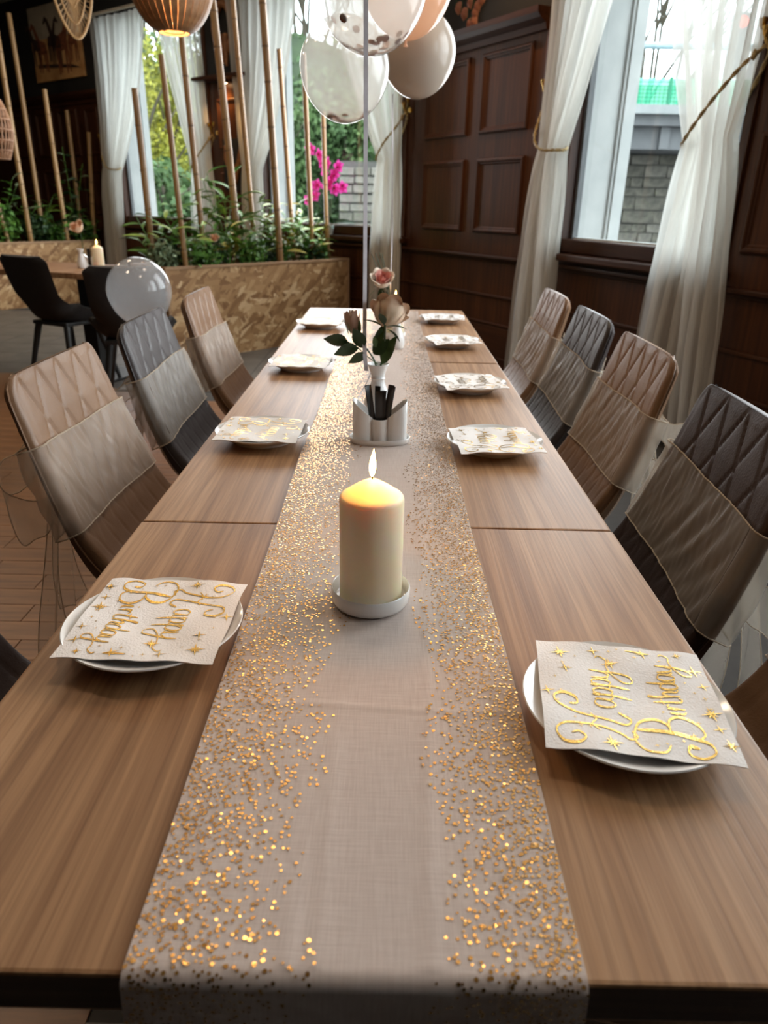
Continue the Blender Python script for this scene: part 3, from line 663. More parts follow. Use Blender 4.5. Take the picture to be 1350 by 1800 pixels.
for ch, adv in zip('appy', (.19, .18, .18, .2)): lower(ch, x, .16, .235); x += adv
stroke([(-.56, .0), (-.59, -.25), (-.62, -.5), (-.70, -.70), (-.85, -.73), (-.94, -.60), (-.88, -.47), (-.77, -.50), (-.79, -.59)], W0, W1*1.15)
stroke([(-.79, -.30), (-.91, -.22), (-.91, -.04), (-.76, .05), (-.56, .02), (-.42, -.06), (-.38, -.2), (-.47, -.32), (-.60, -.34)], W0, W1)
stroke([(-.60, -.34), (-.40, -.36), (-.31, -.5), (-.40, -.66), (-.56, -.70), (-.66, -.62)], W0, W1)
x = -.27
for ch, adv in zip('irthday', (.09, .115, .115, .15, .155, .155, .17)): lower(ch, x, -.60, .195); x += adv
lower('!', .80, -.52, .24)
PRINT_ME = PRINT.mesh('lettering', 'foil', False)
STARS = MB()
def star(x, y, r, n):
    for k in range(n):
        a = k*pi/n + .2; rr = .85*r*(1 if (n == 2 or k % 2 == 0) else .62); c, s_ = cos(a), sin(a); w_ = r*.11
        q = [(c*rr, s_*rr), (-s_*w_, c*w_), (-c*rr, -s_*rr), (s_*w_, -c*w_)]; vs = []
        for dx, dy in q: xx, yy = (x+dx)*NH, (y+dy)*NH; vs.append((xx, yy, nap_z(xx, yy)+.0006+.00005*k))
        STARS.add(vs, [(0, 1, 2, 3)])
for x, y, r, n in [(.74, .72, .16, 4), (.62, .12, .14, 4), (-.86, .30, .15, 4), (.86, -.30, .13, 2), (-.20, -.86, .16, 4), (.42, .68, .12, 2), (-.45, -.88, .10, 2), (.60, -.86, .13, 2), (-.05, .92, .12, 2), (-.72, -.92, .13, 4), (.85, .30, .11, 2), (.30, -.90, .10, 2), (.88, -.72, .09, 4)]: star(x, y, r, n)
for k in range(26):
    a = k*2.399; x, y = .93*cos(a)*random.uniform(.8, 1), .93*sin(a)*random.uniform(.8, 1); star(max(-.93, min(.93, x)), max(-.93, min(.93, y)), random.uniform(.03, .05), 2)
STAR_ME = STARS.mesh('star_print', 'foil')
where = {'L': ['nearest on the left, in front of the tan chair', 'second on the left, beside the middle seam', 'third on the left, beside the rose leaves', 'farthest on the left, next to the planter'],
         'R': ['nearest on the right edge', 'second on the right, beside the white caddy', 'third on the right, beside the vase', 'fourth on the right, past the far seam', 'farthest on the right, at the table end']}
for side, lst in (('L', [(-.237, .661, -.234, .664, -1.7), (-.238, 1.383, -.239, 1.377, -2.1), (-.240, 2.072, -.237, 2.058, -2.5), (-.252, 2.835, -.250, 2.822, -4)]), ('R', [(.2385, .541, .242, .544, -7.6), (.226, 1.354, .225, 1.338, 4.4), (.229, 1.852, .228, 1.84, 9), (.231, 2.488, .232, 2.466, 12), (.234, 3.03, .234, 3.01, 3)])):
    for k, (x, y, nx_, ny_, a) in enumerate(lst):
        z = TZ+.0006 if not (.971 < y < 2.2) else TZ-.0006
        tag(put('plate', PLATE, None, (x, y, z), (0, 0, k*.4)), 'round white plate ' + where[side][k], 'plate', 'plates along the table')
        n = thing('birthday_napkin', 'gold-printed white napkin ' + where[side][k], 'napkin', (nx_, ny_, z), rad((90 if side == 'R' else -90)+a), 'birthday napkins')
        ns_ = put('napkin_sheet', NAPK, n); put('lettering', PRINT_ME, ns_); o = put('star_print', STAR_ME, ns_); o['kind'] = 'stuff'

# ------------------------------------------------------------------ pillar candles
def candle(label_c, label_s, x, y, z, k=1.0, light=.0, saucer=True):
    if saucer:
        b = MB(); b.lathe([(.001, .0), (.040, 0), (.0445, .003), (.0465, .008), (.0470, .021), (.0458, .0225), (.0445, .021), (.0435, .0085), (.041, .006), (.001, .006)], 56)
        s = b.build('candle_saucer', 'porcelain', None, True, (x, y, z)); tag(s, label_s, 'saucer'); s.scale = (k, k, k)
    zb = z+.0065*k if saucer else z
    t = thing('pillar_candle', label_c, 'candle', (x, y, zb)); t.scale = (k, k, k)
    b = MB(); R_ = .0368
    b.lathe([(.001, 0), (R_-.002, 0), (R_, .003), (R_, .1262), (R_-.0006, .1290), (R_-.0022, .1312), (R_-.0050, .1330), (.020, .1412), (.008, .1482), (.004, .1500), (.0005, .1498)], 56)
    b.build('wax_pillar', 'wax', t, True)
    b = MB(); b.tube([(0, 0, .148), (.0004, 0, .153), (.0012, 0, .157)], .0009, 6); b.build('wick', 'wick', t)
    wk = [c for c in t.children if c.name.startswith('wick')][0]
    b = MB(); prof = [(.0002, .1525), (.0022, .155), (.0036, .160), (.0040, .165), (.0034, .171), (.0022, .177), (.0010, .182), (.0002, .1855)]
    n = 14; vs = []; lean = lambda zz: .0016*((zz-.15)/.035)**2
    b.lathe([(r, zz) for r, zz in prof], n); b.v = [(vx+lean(vz), vy, vz) for vx, vy, vz in b.v]; b.build('flame', 'flame', wk, True)
    if light:
        l = bpy.data.lights.new('candle_light', 'POINT'); l.energy = light; l.color = (1, .40, .055); l.shadow_soft_size = .009
        lo = bpy.data.objects.new('candle_light', l); COL.objects.link(lo); lo.parent = t; lo.location = (.001, 0, .171)
    return t
candle('lit cream pillar candle in front of the white caddy', 'small white saucer under the big lit candle', -.004, .742, TZ+.0036, 1, .75)
candle('lit candle half hidden behind the cream roses', 'white saucer under the candle behind the roses', .035, 2.62, TZ+.0036, .85, .1)

# ------------------------------------------------------------------ white porcelain caddy with sugar sticks
cz = TZ+.0030; t = thing('condiment_caddy', 'white porcelain caddy with two slanted cups and a middle cup on a tray', 'caddy', (-.002, 1.375, cz))
def oval(n=56, a=.0605, bb=.036, e=2.6):
    return [(a*abs(cos(k*2*pi/n))**(2/e)*(1 if cos(k*2*pi/n) >= 0 else -1), bb*abs(sin(k*2*pi/n))**(2/e)*(1 if sin(k*2*pi/n) >= 0 else -1)) for k in range(n)]
ov = oval(); b = MB(); n = len(ov); rings = [(.001, 0), (.93, 0), (.98, .003), (1.0, .011), (.985, .0118), (.97, .011), (.95, .0045), (.001, .0042)]
b.add([(x*s, y*s, z) for s, z in rings for x, y in ov], [(i*n+j, i*n+(j+1) % n, (i+1)*n+(j+1) % n, (i+1)*n+j) for i in range(len(rings)-1) for j in range(n)] + [tuple(range(n-1, -1, -1)), tuple((len(rings)-1)*n+j for j in range(n))]); b.build('tray', 'porcelain', t, True)
for sg in (-1, 1):
    b = MB(); N2 = 40; pl = []
    for k in range(N2):
        a = 2*pi*k/N2; cx, cyy = cos(a), sin(a); pl.append((.0335+.0205*abs(cx)**.8*(1 if cx > 0 else -1), .024*abs(cyy)**.7*(1 if cyy > 0 else -1)))
    def top(x): u = (x-.013)/.041; return .050+.036*max(0, min(1, u))**.85
    def ring(s_, zf): return [(sg*(.0335+(x-.0335)*s_), y*s_, zf(x)) for x, y in pl]
    R_ = [ring(.98, lambda x: .0045), ring(1, lambda x: .0065), ring(1, lambda x: top(x)-.0008), ring(.965, lambda x: top(x)), ring(.92, lambda x: top(x)-.001), ring(.90, lambda x: .010)]
    b.add([p for r in R_ for p in r], [(i*N2+j, i*N2+(j+1) % N2, (i+1)*N2+(j+1) % N2, (i+1)*N2+j) for i in range(len(R_)-1) for j in range(N2)] + [tuple(range(N2-1, -1, -1)), tuple((len(R_)-1)*N2+j for j in range(N2))])
    b.build('slanted_cup', 'porcelain', t, True)
b = MB(); b.lathe([(.0168, .0045), (.0172, .006), (.0172, .0495), (.0163, .0502), (.0150, .0495), (.0148, .008), (.0005, .008)], 32, (0, -.008, 0)); b.build('middle_cup', 'porcelain', t, True)
for k, (dx, dy, tx, ty, rz) in enumerate([(-.008, -.012, -.14, .02, .1), (-.003, -.003, -.06, .10, -.5), (.001, -.014, .05, -.02, .25), (.006, -.008, .13, .05, -.2), (.009, -.002, .19, .1, .5), (-.001, -.016, -.01, -.06, -.1), (-.006, -.001, -.17, .14, .9)]):
    b = MB()
    def sk(u, v): return ((u-.5)*.0125, .0012*sin(v*6+k)*(v > .3)+.0016*(.25-(u-.5)**2)*4, .012+v*(.106-.006*(k % 3)))
    def sk2(u, v): p = sk(u, v); return (p[0], p[1]-.0018*(.25-(u-.5)**2)*6*min(1, (1-v)*9)-.0003, p[2])
    b.grid(sk, 5, 14); b.grid(sk2, 5, 14)
    o = b.build('sugar_stick', 'stick', None, True, (-.002+dx, 1.375-.008+(dy+.008)*.5, cz), (ty*-.6, tx, rz)); tag(o, '%s black sugar stick in the white caddy' % ['left front', 'left middle', 'centre front', 'right front', 'rightmost', 'short centre', 'leftmost'][k], 'sugar stick', 'black sugar sticks in the caddy')

# ------------------------------------------------------------------ roses
def petal_mesh(name, m, wid, ln, cup, curl, seed=0):
    b = MB(); sp = wid/cup*.62
    def f(u, v):
        x = (u-.5)*2; wf = max(.12, sin(pi*(.10+.74*v))**.6); a = x*sp*wf
        r = cup*(1-(1-v)**2.4)**.62*(1-.10*v*v) + curl*max(0, v-.70)**2*9*(1-.5*x*x) + .0006*sin(9*u+seed*3)
        z = ln*(v-.16*x*x*v**3) - curl*max(0, v-.78)**2*9 + ln*.02*sin(6*u+seed)*v*v
        return (r*cos(a), r*sin(a), z)
    b.grid(f, 13, 13); return b.mesh(name, m, True)
PET = {}
def rose_head(t, axis, head, R, mats, n_in=5, n_mid=5, n_out=6, H=None, open_=1.0):
    """petals in three whorls about an axis; head is the base of the flower"""
    H = H or R*1.45; q = Vector((0, 0, 1)).rotation_difference(Vector(axis).normalized()).to_matrix().to_4x4(); base = Matrix.Translation(head) @ q
    for ring, (cnt, rr, hh, cl, m) in enumerate([(n_in, .34, 1.0, .02, mats[0]), (n_mid, .66, 1.0, .16*open_, mats[1]), (n_out, .95, .96, .34*open_, mats[2])]):
        key = (round(R, 4), round(H, 4), ring, m, open_)
        if key not in PET: PET[key] = petal_mesh('petal', m, R*rr*1.25, H*hh, R*rr, R*cl, ring*2)
        for k in range(cnt):
            a = k*2*pi/cnt + ring*.7 + random.uniform(-.15, .15)
            put('petal', PET[key], t, mtx=base @ Matrix.Rotation(a, 4, 'Z') @ Matrix.Rotation(random.uniform(-.05, .14) if ring else random.uniform(-.05, .05), 4, 'Y') @ Matrix.Translation((0, 0, random.uniform(-.03, .03)*R)))
    return base
def leaf_mesh(name, m, L, Wd, fold=.25, droop=.15, serr=0, n=9):
    b = MB(); vs = []; fs = []
    for i in range(n):
        v = i/(n-1); w_ = Wd*.5*(sin(pi*v**.8)**.9)*(1+serr*(1 if i % 2 else -1)*.5) if 0 < i < n-1 else .0004
        z = -droop*L*v*v; vs += [(v*L, -w_, z+fold*w_), (v*L, 0, z), (v*L, w_, z+fold*w_)]
    for i in range(n-1):
        for j in range(2): fs.append((i*3+j, i*3+j+1, (i+1)*3+j+1, (i+1)*3+j))
    return b.add(vs, fs).mesh(name, m, True)
def aim(p, d, roll=0):
    """matrix at p with local x along d"""
    d = Vector(d).normalized(); u = Vector((0, 0, 1)); yv = u.cross(d); yv = yv.normalized() if yv.length > .01 else Vector((0, 1, 0)); zv = d.cross(yv)
    m = Matrix((d, yv, zv)).transposed().to_4x4(); return Matrix.Translation(p) @ m @ Matrix.Rotation(roll, 4, 'X')
RL = leaf_mesh('leaf', 'rose_leaf', .056, .036, .18, .12, .10, 15); RLL = leaf_mesh('leaf', 'rose_leaf_light', .058, .026, .2, .25, .0, 12); SEP = leaf_mesh('sepal', 'rose_leaf', .046, .0165, .3, .2, 0, 8); SEPL = leaf_mesh('sepal', 'rose_leaf_light', .034, .008, .3, .1, 0, 8)
def vase(label, x, y, k=1.0):
    b = MB(); b.lathe([(.001, 0), (.026, 0), (.029, .003), (.031, .018), (.030, .036), (.025, .055), (.0185, .070), (.0148, .080), (.0145, .086), (.0165, .0885), (.0145, .091), (.0165, .101), (.0212, .113), (.0238, .119), (.0232, .1198), (.0205, .1135), (.0150, .100), (.012, .085), (.001, .080)], 44)
    o = b.build('bud_vase', 'porcelain', None, True, (x, y, TZ+.0032)); o.scale = (k, k, k); return tag(o, label, 'vase')
VX, VY = -.0095, 1.555
vase('white porcelain bud vase behind the caddy', VX, VY)
def stem(t, pts, r=.0021, m='rose_leaf'): b = MB(); b.tube(cr(pts, 6), r, 7); return b.build('stem', m, t, True)
neck = Vector((VX, VY, TZ+.105))
# big open rose, its calyx turned to the viewer
hd2 = at_y(677, 571, VY-.03); ax = Vector((.24, .74, .62)).normalized()
t = thing('cream_rose', 'large cream rose in the near vase, seen from behind with dark sepals', 'rose', neck); L0 = hd2-neck
rose_head(t, ax, L0, .036, ('rose_pink', 'rose', 'rose'), 5, 5, 7, .058, 1.2)
for k in range(5):
    a = k*2*pi/5+.5; d = Matrix.Rotation(a, 3, ax) @ ax.orthogonal().normalized(); put('sepal', SEP, t, mtx=aim(L0-ax*.006+d*.006, d*.95+ax*(.22 if k % 2 else -.05)))
stem(t, [(0, 0, -.06), (.003, 0, 0), (.012, 0, .04), L0-ax*.002], .0024)
for pa, pb, m in [((690, 592), (672, 640), RLL), ((655, 590), (664, 612), RLL), ((683, 596), (656, 622), RL), ((672, 570), (664, 606), RLL)]:
    a = at_y(*pb, VY-.012)-neck; c = at_y(*pa, VY-.02)-neck; d = c-a; put('leaf', m, t, mtx=aim(a, d, random.uniform(1.2, 1.9)) @ Matrix.Scale(d.length/.056, 4))
# closed bud on the left
hb = at_y(622, 588, VY); t = thing('rose_bud', 'dusty pink rosebud in the near vase, left of the ribbon', 'rose', neck); L0 = hb-neck; ax = Vector((-.12, .05, 1)).normalized()
rose_head(t, ax, L0, .0165, ('rose_white', 'rose_bud', 'rose_bud'), 3, 4, 5, .052, .25)
for k in range(4):
    a = k*pi/2+.3; d = Matrix.Rotation(a, 3, ax) @ ax.orthogonal().normalized(); put('sepal', SEPL, t, mtx=aim(L0+d*.014, ax*.9+d*.12))
stem(t, [(0, 0, -.06), (-.004, 0, .01), (-.022, 0, .045), L0], .002)
for pa, pb in [((569, 592), (612, 604)), ((586, 620), (630, 612)), ((611, 636), (645, 624)), ((622, 576), (638, 612)), ((600, 600), (632, 618))][:4]:
    a = at_y(*pb, VY-.006)-neck; c = at_y(*pa, VY-.012)-neck; d = c-a; put('leaf', RL, t, mtx=aim(a, d, rad(60)) @ Matrix.Scale(d.length/.056, 4))
b = MB(); q = [at_y(x, y, VY-.004)-neck for x, y in ((664, 640), (645, 626), (630, 612), (610, 600))]; b.tube(cr(q, 5), .0011, 6); b.build('leaf_stalk', 'rose_leaf_light', t, True)
a = at_y(640, 632, VY-.004)-neck
# second vase further back with the pink-hearted rose
V2 = Vector((.012, 2.40, 0)); vase('small white vase behind the roses on the far table', V2.x+.028, V2.y, .85)
neck2 = Vector((V2.x+.028, V2.y, TZ+.09)); h2 = at_y(670, 503, 2.38)
t = thing('pink_rose', 'cream rose with a pink heart, highest in the middle of the table', 'rose', neck2); L0 = h2-neck2; ax = Vector((.10, -.62, .78)).normalized()
rose_head(t, ax, L0, .034, ('rose_pink', 'rose_pink', 'rose_white'), 5, 5, 7, .052, .9)
for k in range(5):
    a = k*2*pi/5; d = Matrix.Rotation(a, 3, ax) @ ax.orthogonal().normalized(); put('sepal', SEP, t, mtx=aim(L0-ax*.004+d*.004, d*.7-ax*.5))
stem(t, [(0, 0, -.05), (-.01, 0, .03), L0*.7, L0], .0024)
t = thing('dried_sprig', 'thin dark sprig rising behind the pink-hearted rose', 'sprig', neck2)
for x1, y1 in ((653, 447), (660, 445), (667, 444), (671, 446)):
    p = at_y(x1, y1, 2.42)-neck2; b = MB(); b.tube(cr([(0, 0, -.04), (p.x*.5, .02, p.z*.5), p], 6), .0012, 5); b.build('stalk', 'leaf_dark', t)

# ------------------------------------------------------------------ quilted dining chairs
PATH = [(-.300, .896), (-.293, .866), (-.279, .815), (-.262, .755), (-.243, .695), (-.220, .630), (-.193, .570), (-.158, .520), (-.110, .487), (-.050, .470), (.02, .465), (.10, .466), (.17, .468), (.205, .462)]
_pth = cr([(x, 0, z) for x, z in PATH], 8); _arc = [0.0]
for i in range(1, len(_pth)): _arc.append(_arc[-1]+(_pth[i]-_pth[i-1]).length)
ARC = _arc[-1]
def path_at(l):
    l = max(0, min(ARC, l)); x = interp(l, _arc, [p.x for p in _pth]); z = interp(l, _arc, [p.z for p in _pth]); e = .004
    x2 = interp(min(ARC, l+e), _arc, [p.x for p in _pth]); z2 = interp(min(ARC, l+e), _arc, [p.z for p in _pth]); x1 = interp(max(0, l-e), _arc, [p.x for p in _pth]); z1 = interp(max(0, l-e), _arc, [p.z for p in _pth])
    t = Vector((x2-x1, 0, z2-z1)).normalized(); return Vector((x, 0, z)), Vector((-t.z, 0, t.x))     # point, normal to the sitter's side
def half_w(l):
    W_ = interp(l, [0, .12, .30, .45, ARC-.12, ARC], [.203, .212, .226, .228, .222, .20]); r = .048
    if l < r: W_ -= r*.8*(1-math.sqrt(max(0, 1-((r-l)/r)**2)))
    d = ARC-l
    if d < r: W_ -= r*.7*(1-math.sqrt(max(0, 1-((r-d)/r)**2)))
    return W_
def thick(l): return interp(l, [0, .01, .03, .3, .45, ARC], [.018, .03, .040, .046, .060, .055])
def quilt(y, l):
    fade = min(1, l/.02)
    if l < .36:
        a, b_ = y/.084+l/.19, y/.084-l/.19; d = min(abs(a-round(a)), abs(b_-round(b_))); k = interp(l, [.30, .36], [1, .0])
        q1 = -.0034*math.exp(-(d/.038)**2)+.0016*min(1, d*2.2)**.6; 
    else: q1 = 0; k = 0
    c = y/.06; dc = abs(c-round(c)); q2 = -.0016*math.exp(-(dc/.07)**2)
    return fade*(q1*k+q2*(1-k)) * (1 if abs(y) < half_w(l)-.03 else 0.2)
def chair_shell(m, quilted=True):
    NS, NF, NB = 150, 90, 12; b = MB(); ls = [ARC*(k/(NS-1))**1.0 for k in range(NS)]; ls = sorted(set(ls+[.002, .006, .012, .02, .03])); n = None
    for l in ls:
        p, nr = path_at(l); W_ = half_w(l); T = thick(l); ring = []; rc = min(T*.45, .02)
        for i in range(NF):
            y = -W_ + 2*W_*i/(NF-1); e = max(0, abs(y)-(W_-rc))/rc; o = -rc*(1-math.sqrt(max(0, 1-e*e)))
            o += (quilt(y, l) if quilted else 0) + .012*(y/W_)**2*interp(l, [0, .25, .5], [.3, 1, 1.6]); ring.append(p+nr*o+Vector((0, y, 0)))
        for i in range(NB):
            y = W_ - 2*W_*i/(NB-1); e = max(0, abs(y)-(W_-rc))/rc; ring.append(p-nr*(T-rc*(1-math.sqrt(max(0, 1-e*e))) - .012*(y/W_)**2)+Vector((0, y, 0)))
        n = len(ring); b.v += [tuple(q) for q in ring]
    k = len(ls); b.f = [(i*n+j, i*n+(j+1) % n, (i+1)*n+(j+1) % n, (i+1)*n+j) for i in range(k-1) for j in range(n)] + [tuple(range(n)), tuple((k-1)*n+j for j in range(n-1, -1, -1))]; b.mi = [0]*len(b.f)
    return b.mesh('shell', m, True)
def chair(name, label, m, loc, rotz, group, shell_cache={}, quilted=True):
    t = thing(name, label, 'chair', loc, rotz, group)
    if (m, quilted) not in shell_cache: shell_cache[(m, quilted)] = chair_shell(m, quilted)
    sho = put('shell', shell_cache[(m, quilted)], t)
    for sd_ in (-1, 1):
        if ('pip', m, sd_) not in shell_cache:
            pip = MB(); pts = []
            for k in range(40):
                l = ARC*k/39; p, nr = path_at(l); pts.append(p-nr*.006+Vector((0, sd_*(half_w(l)+.0004), 0)))
            shell_cache[('pip', m, sd_)] = pip.tube(pts, .0022, 6).mesh('piping', m, True)
        put('piping', shell_cache[('pip', m, sd_)], sho)
    for sx in (-1, 1):
        for sy in (-1, 1):
            if 'leg' not in shell_cache: shell_cache['leg'] = {}
            if (sx, sy) not in shell_cache['leg']: shell_cache['leg'][(sx, sy)] = MB().tube([(-.02+sx*.12, sy*.13, .43), (-.02+sx*.20, sy*.20, .0)], [.017, .009], 12).mesh('leg', 'black_metal', True)
            put('leg', shell_cache['leg'][(sx, sy)], t)
    if 'under' not in shell_cache: shell_cache['under'] = MB().box(-.16, .12, -.15, .15, .405, .432, .006).mesh('seat_frame', 'black_metal')
    put('seat_frame', shell_cache['under'], t); return t
def sash_meshes(seed):
    R = random.Random(seed); l0, l1 = .138, .312; NU, NV = 240, 26; b = MB(); hems = []
    memo = {}
    def section(l):
        if l in memo: return memo[l]
        p, nr = path_at(l); W_ = half_w(l); T = thick(l); rc = .018; pts = []
        def arc(cy, co, a0, a1):
            for k in range(9): a = a0+(a1-a0)*k/8; pts.append((cy+rc*cos(a), co+rc*sin(a)))
        sag = .012
        for k in range(21): y = -(W_-rc)+2*(W_-rc)*k/20; pts.append((y, sag*(y/W_)**2))
        arc(W_-rc, sag-rc, pi/2, 0); arc(W_-rc, -T+rc+.004, 0, -pi/2)
        for k in range(1, 20): y = (W_-rc)-2*(W_-rc)*k/20; pts.append((y, -T+.004))
        arc(-(W_-rc), -T+rc+.004, -pi/2, -pi); arc(-(W_-rc), sag-rc, pi, pi/2)
        P = np.array(pts); seg = np.linalg.norm(np.roll(P, -1, 0)-P, axis=1); cum = np.concatenate([[0], np.cumsum(seg)])
        memo[l] = (P, cum); return P, cum
    def ring_pt(a, l):
        P, cum = section(l); s = (a % 1)*cum[-1]; Q = np.vstack([P, P[:1]]); y = float(np.interp(s, cum, Q[:, 0])); o = float(np.interp(s, cum, Q[:, 1]))
        e = .004; y2 = float(np.interp((s+e) % cum[-1], cum, Q[:, 0])); o2 = float(np.interp((s+e) % cum[-1], cum, Q[:, 1])); tx, ty = y2-y, o2-o; ll_ = math.hypot(tx, ty) or 1; ny, no = -ty/ll_, tx/ll_
        w_ = .0042*mnoise.noise(Vector((s*34+l*14+seed*3, l*9, seed)))+.0024*mnoise.noise(Vector((s*85-l*20, l*26+seed, 2.0)))+.0022*abs((l-l0)/(l1-l0)-.5)*mnoise.noise(Vector((s*60, seed*5.0, l*4)))
        d = .0060+max(-.0036, w_)
        dl = .0018*sin(a*19+seed)*(1 if l > .2 else -1)+.012*(y/.22)*(.5 if seed % 2 else -.4); p2, nr2 = path_at(l+dl)
        return p2+nr2*(o+no*d)+Vector((0, y+ny*d, 0))
    b.grid(lambda u, v: ring_pt(u, l0+(l1-l0)*v), NU, NV, True); band = b.mesh('band', 'organza', True)
    h = MB()
    for l in (l0, l1):
        pts = [ring_pt(k/90, l) for k in range(91)]; h.tube(pts, .0016, 5, False)
    hem = h.mesh('hem', 'organza_hem', True)
    p, nr = path_at(.225); T = thick(.225); kc = p-nr*(T+.045); parts = []
    k = MB(); k.lathe([(.001, -.02), (.016, -.016), (.021, 0), (.016, .016), (.001, .02)], 14, kc, rfun=lambda a, z: 1+.12*sin(5*a)); parts.append(('knot', k.mesh('knot', 'organza', True)))
    for s in (-1, 1):
        lp = MB(); ln = .15+R.uniform(-.02, .02)
        def f(u, v):
            a = 2*pi*u; x = -(.01+.045*(1-cos(a))*.5+.02*sin(a)); y = s*ln*.5*(1-cos(a)); z = .055*sin(a)*(1+.3*sin(3*a))-.25*abs(y)*abs(y)/.1
            wd = .012+.055*sin(pi*min(1, abs(y)/ln*1.0)*.6); return kc+Vector((x-.02*(v-.5)*sin(a*2+seed), y, z+(v-.5)*wd*1.6+.012*sin(a*3+v*4+seed)))
        lp.grid(f, 40, 9, True); parts.append(('bow_loop', lp.mesh('bow_loop', 'organza', True)))
        hm = MB()
        for v in (0, 1): hm.tube([f(k/40, v) for k in range(41)], .0012, 4, False)
        parts.append(('loop_hem', hm.mesh('loop_hem', 'organza_hem', True)))
        tl = MB(); tln = .36+R.uniform(-.05, .05); tip = R.uniform(-.04, .04)
        def g(u, v):
            wd = .02+.09*v**.8; return kc+Vector((-.012-(.016 if s > 0 else 0)-.05*v*(1-v*.3)+.012*sin(u*7+v*5+seed)*v, s*(.015+.07*v)+(u-.5)*wd*1.3, -v*tln-(.05*(u if s > 0 else 1-u))*v+.006*sin(9*u)))
        tl.grid(g, 14, 20); parts.append(('bow_tail', tl.mesh('bow_tail', 'organza', True)))
        hm = MB()
        for u in (0, 1): hm.tube([g(u, k/24) for k in range(25)], .0012, 4, False)
        hm.tube([g(k/10, 1) for k in range(11)], .0012, 4, False); parts.append(('tail_hem', hm.mesh('tail_hem', 'organza_hem', True)))
    return [('band', band), ('hem', hem)] + parts
SASH = [sash_meshes(k) for k in (1, 2, 3)]
CX = .355
seats = [('L', .70, 'brown', None, 'dark chair at the lower left edge beside the nearest left plate', 0),
         ('L', 1.445, 'tan', 1, 'taupe quilted chair nearest on the left with beige sash', 0), ('L', 2.045, 'grey', 2, 'slate grey quilted chair between two taupe chairs on the left', .01), ('L', 2.66, 'tan', 3, 'taupe quilted chair farthest on the left in front of the planter', .02),
         ('R', .655, 'tan', 2, 'brown chair cut by the lower right edge of the photo', 0), ('R', 1.165, 'brown', 1, 'dark brown quilted chair nearest on the right with wide sash', -.04), ('R', 1.765, 'tan', 2, 'taupe quilted chair second on the right, in front of the curtain', -.01),
         ('R', 2.305, 'grey', 3, 'dark grey quilted chair third on the right', 0), ('R', 2.86, 'tan', 1, 'taupe quilted chair farthest on the right by the left curtain of the right window', .01)]
for sd, y, m, sh, lab, da in seats:
    x = -CX-(.02 if y > 2 else 0) if sd == 'L' else CX+(.0 if y > 1.3 else -.02); rz = (0 if sd == 'L' else pi)+da
    if sd == 'L' and 1 < y < 2: x -= .012
    if sd == 'R' and 1 < y < 1.3: x -= .022
    if sd == 'R' and 1.5 < y < 2: x -= .012
    if sd == 'L' and y < 1: x -= .03
    if sd == 'R' and y < 1: x += .045
    chair('quilted_chair', lab, m, (x, y, 0), rz, 'chairs along the long table')
    if sh:
        s = thing('chair_sash', 'organza sash on the ' + {1.445: 'nearest taupe chair at left', 2.045: 'slate grey chair at left', 2.66: 'farthest chair at left', .655: 'chair cut by the lower right edge', 1.165: 'dark brown chair at right', 1.765: 'second chair at right', 2.305: 'third, dark grey chair at right', 2.86: 'farthest chair at right'}[y], 'sash', (x, y, 0), rz, 'organza chair sashes')
        last = None
        for nm, me in SASH[sh-1]:
            o = put(nm, me, last if 'hem' in nm else s); last = o if 'hem' not in nm else last

# ------------------------------------------------------------------ balloons and ribbons
def balloon_mesh(R, m):
    prof = []; n = 30
    for k in range(n+1):
        a = -pi/2+pi*k/n; r = R*cos(a)*(1-.06*max(0, -sin(a))); z = R*sin(a)*(1.03 if a > 0 else 1.08); prof.append((max(r, .0006), z))
    return MB().lathe(prof, 48).mesh('balloon_skin', m, True)
DISC = MB().lathe([(.0001, .0004), (.0095, .0004), (.0095, -.0004), (.0001, -.0004)], 14).mesh('confetti_disc', 'copper_disc')
def balloon(label, c, R, m, confetti=0, kn=True, seed=1):
    t = thing('balloon', label, 'balloon', c); put('balloon_skin', balloon_mesh(R, m), t); Rn = random.Random(seed)
    if kn: b = MB(); b.lathe([(.004, -R*1.08+.004), (.003, -R*1.08-.006), (.007, -R*1.08-.014), (.001, -R*1.08-.012)], 12); b.build('knot', m, t, True)
    for k in range(confetti):
        a = Rn.uniform(0, 2*pi); th = abs(Rn.gauss(0, .42 if confetti > 40 else .27)) if k > 3 else Rn.uniform(.6, 1.0) if confetti > 40 else Rn.uniform(.3, .5); rr = R*.975
        p = Vector((rr*sin(th)*cos(a), rr*sin(th)*sin(a), -rr*cos(th)*(1.06))); o = put('confetti_disc', DISC, t, mtx=Matrix.Translation(p) @ Vector((0, 0, 1)).rotation_difference(-p.normalized()).to_matrix().to_4x4() @ Matrix.Rotation(Rn.uniform(-.3, .3), 4, 'X'))
    return t
def px_r(r, p): return r*(p-CAM).dot(_fw)/FPX
for lab, px, py, pr, Y, m, cf, sd in [('clear confetti balloon at the top centre in front of the others', 652, -27, 103, 2.0, 'balloon', 60, 1), ('clear confetti balloon hanging lowest of the bunch', 606, 121, 81, 2.3, 'balloon', 30, 2), ('solid pearl white balloon at the right of the bunch', 735, 93, 68, 2.72, 'balloon_pearl', 0, 3), ('peach tinted balloon behind the top confetti balloon', 716, -32, 84, 2.42, 'balloon_peach', 0, 4)]:
    p = at_y(px, py, Y); balloon(lab, p, px_r(pr, p)/1.03, m, cf, m == 'balloon_peach', sd)
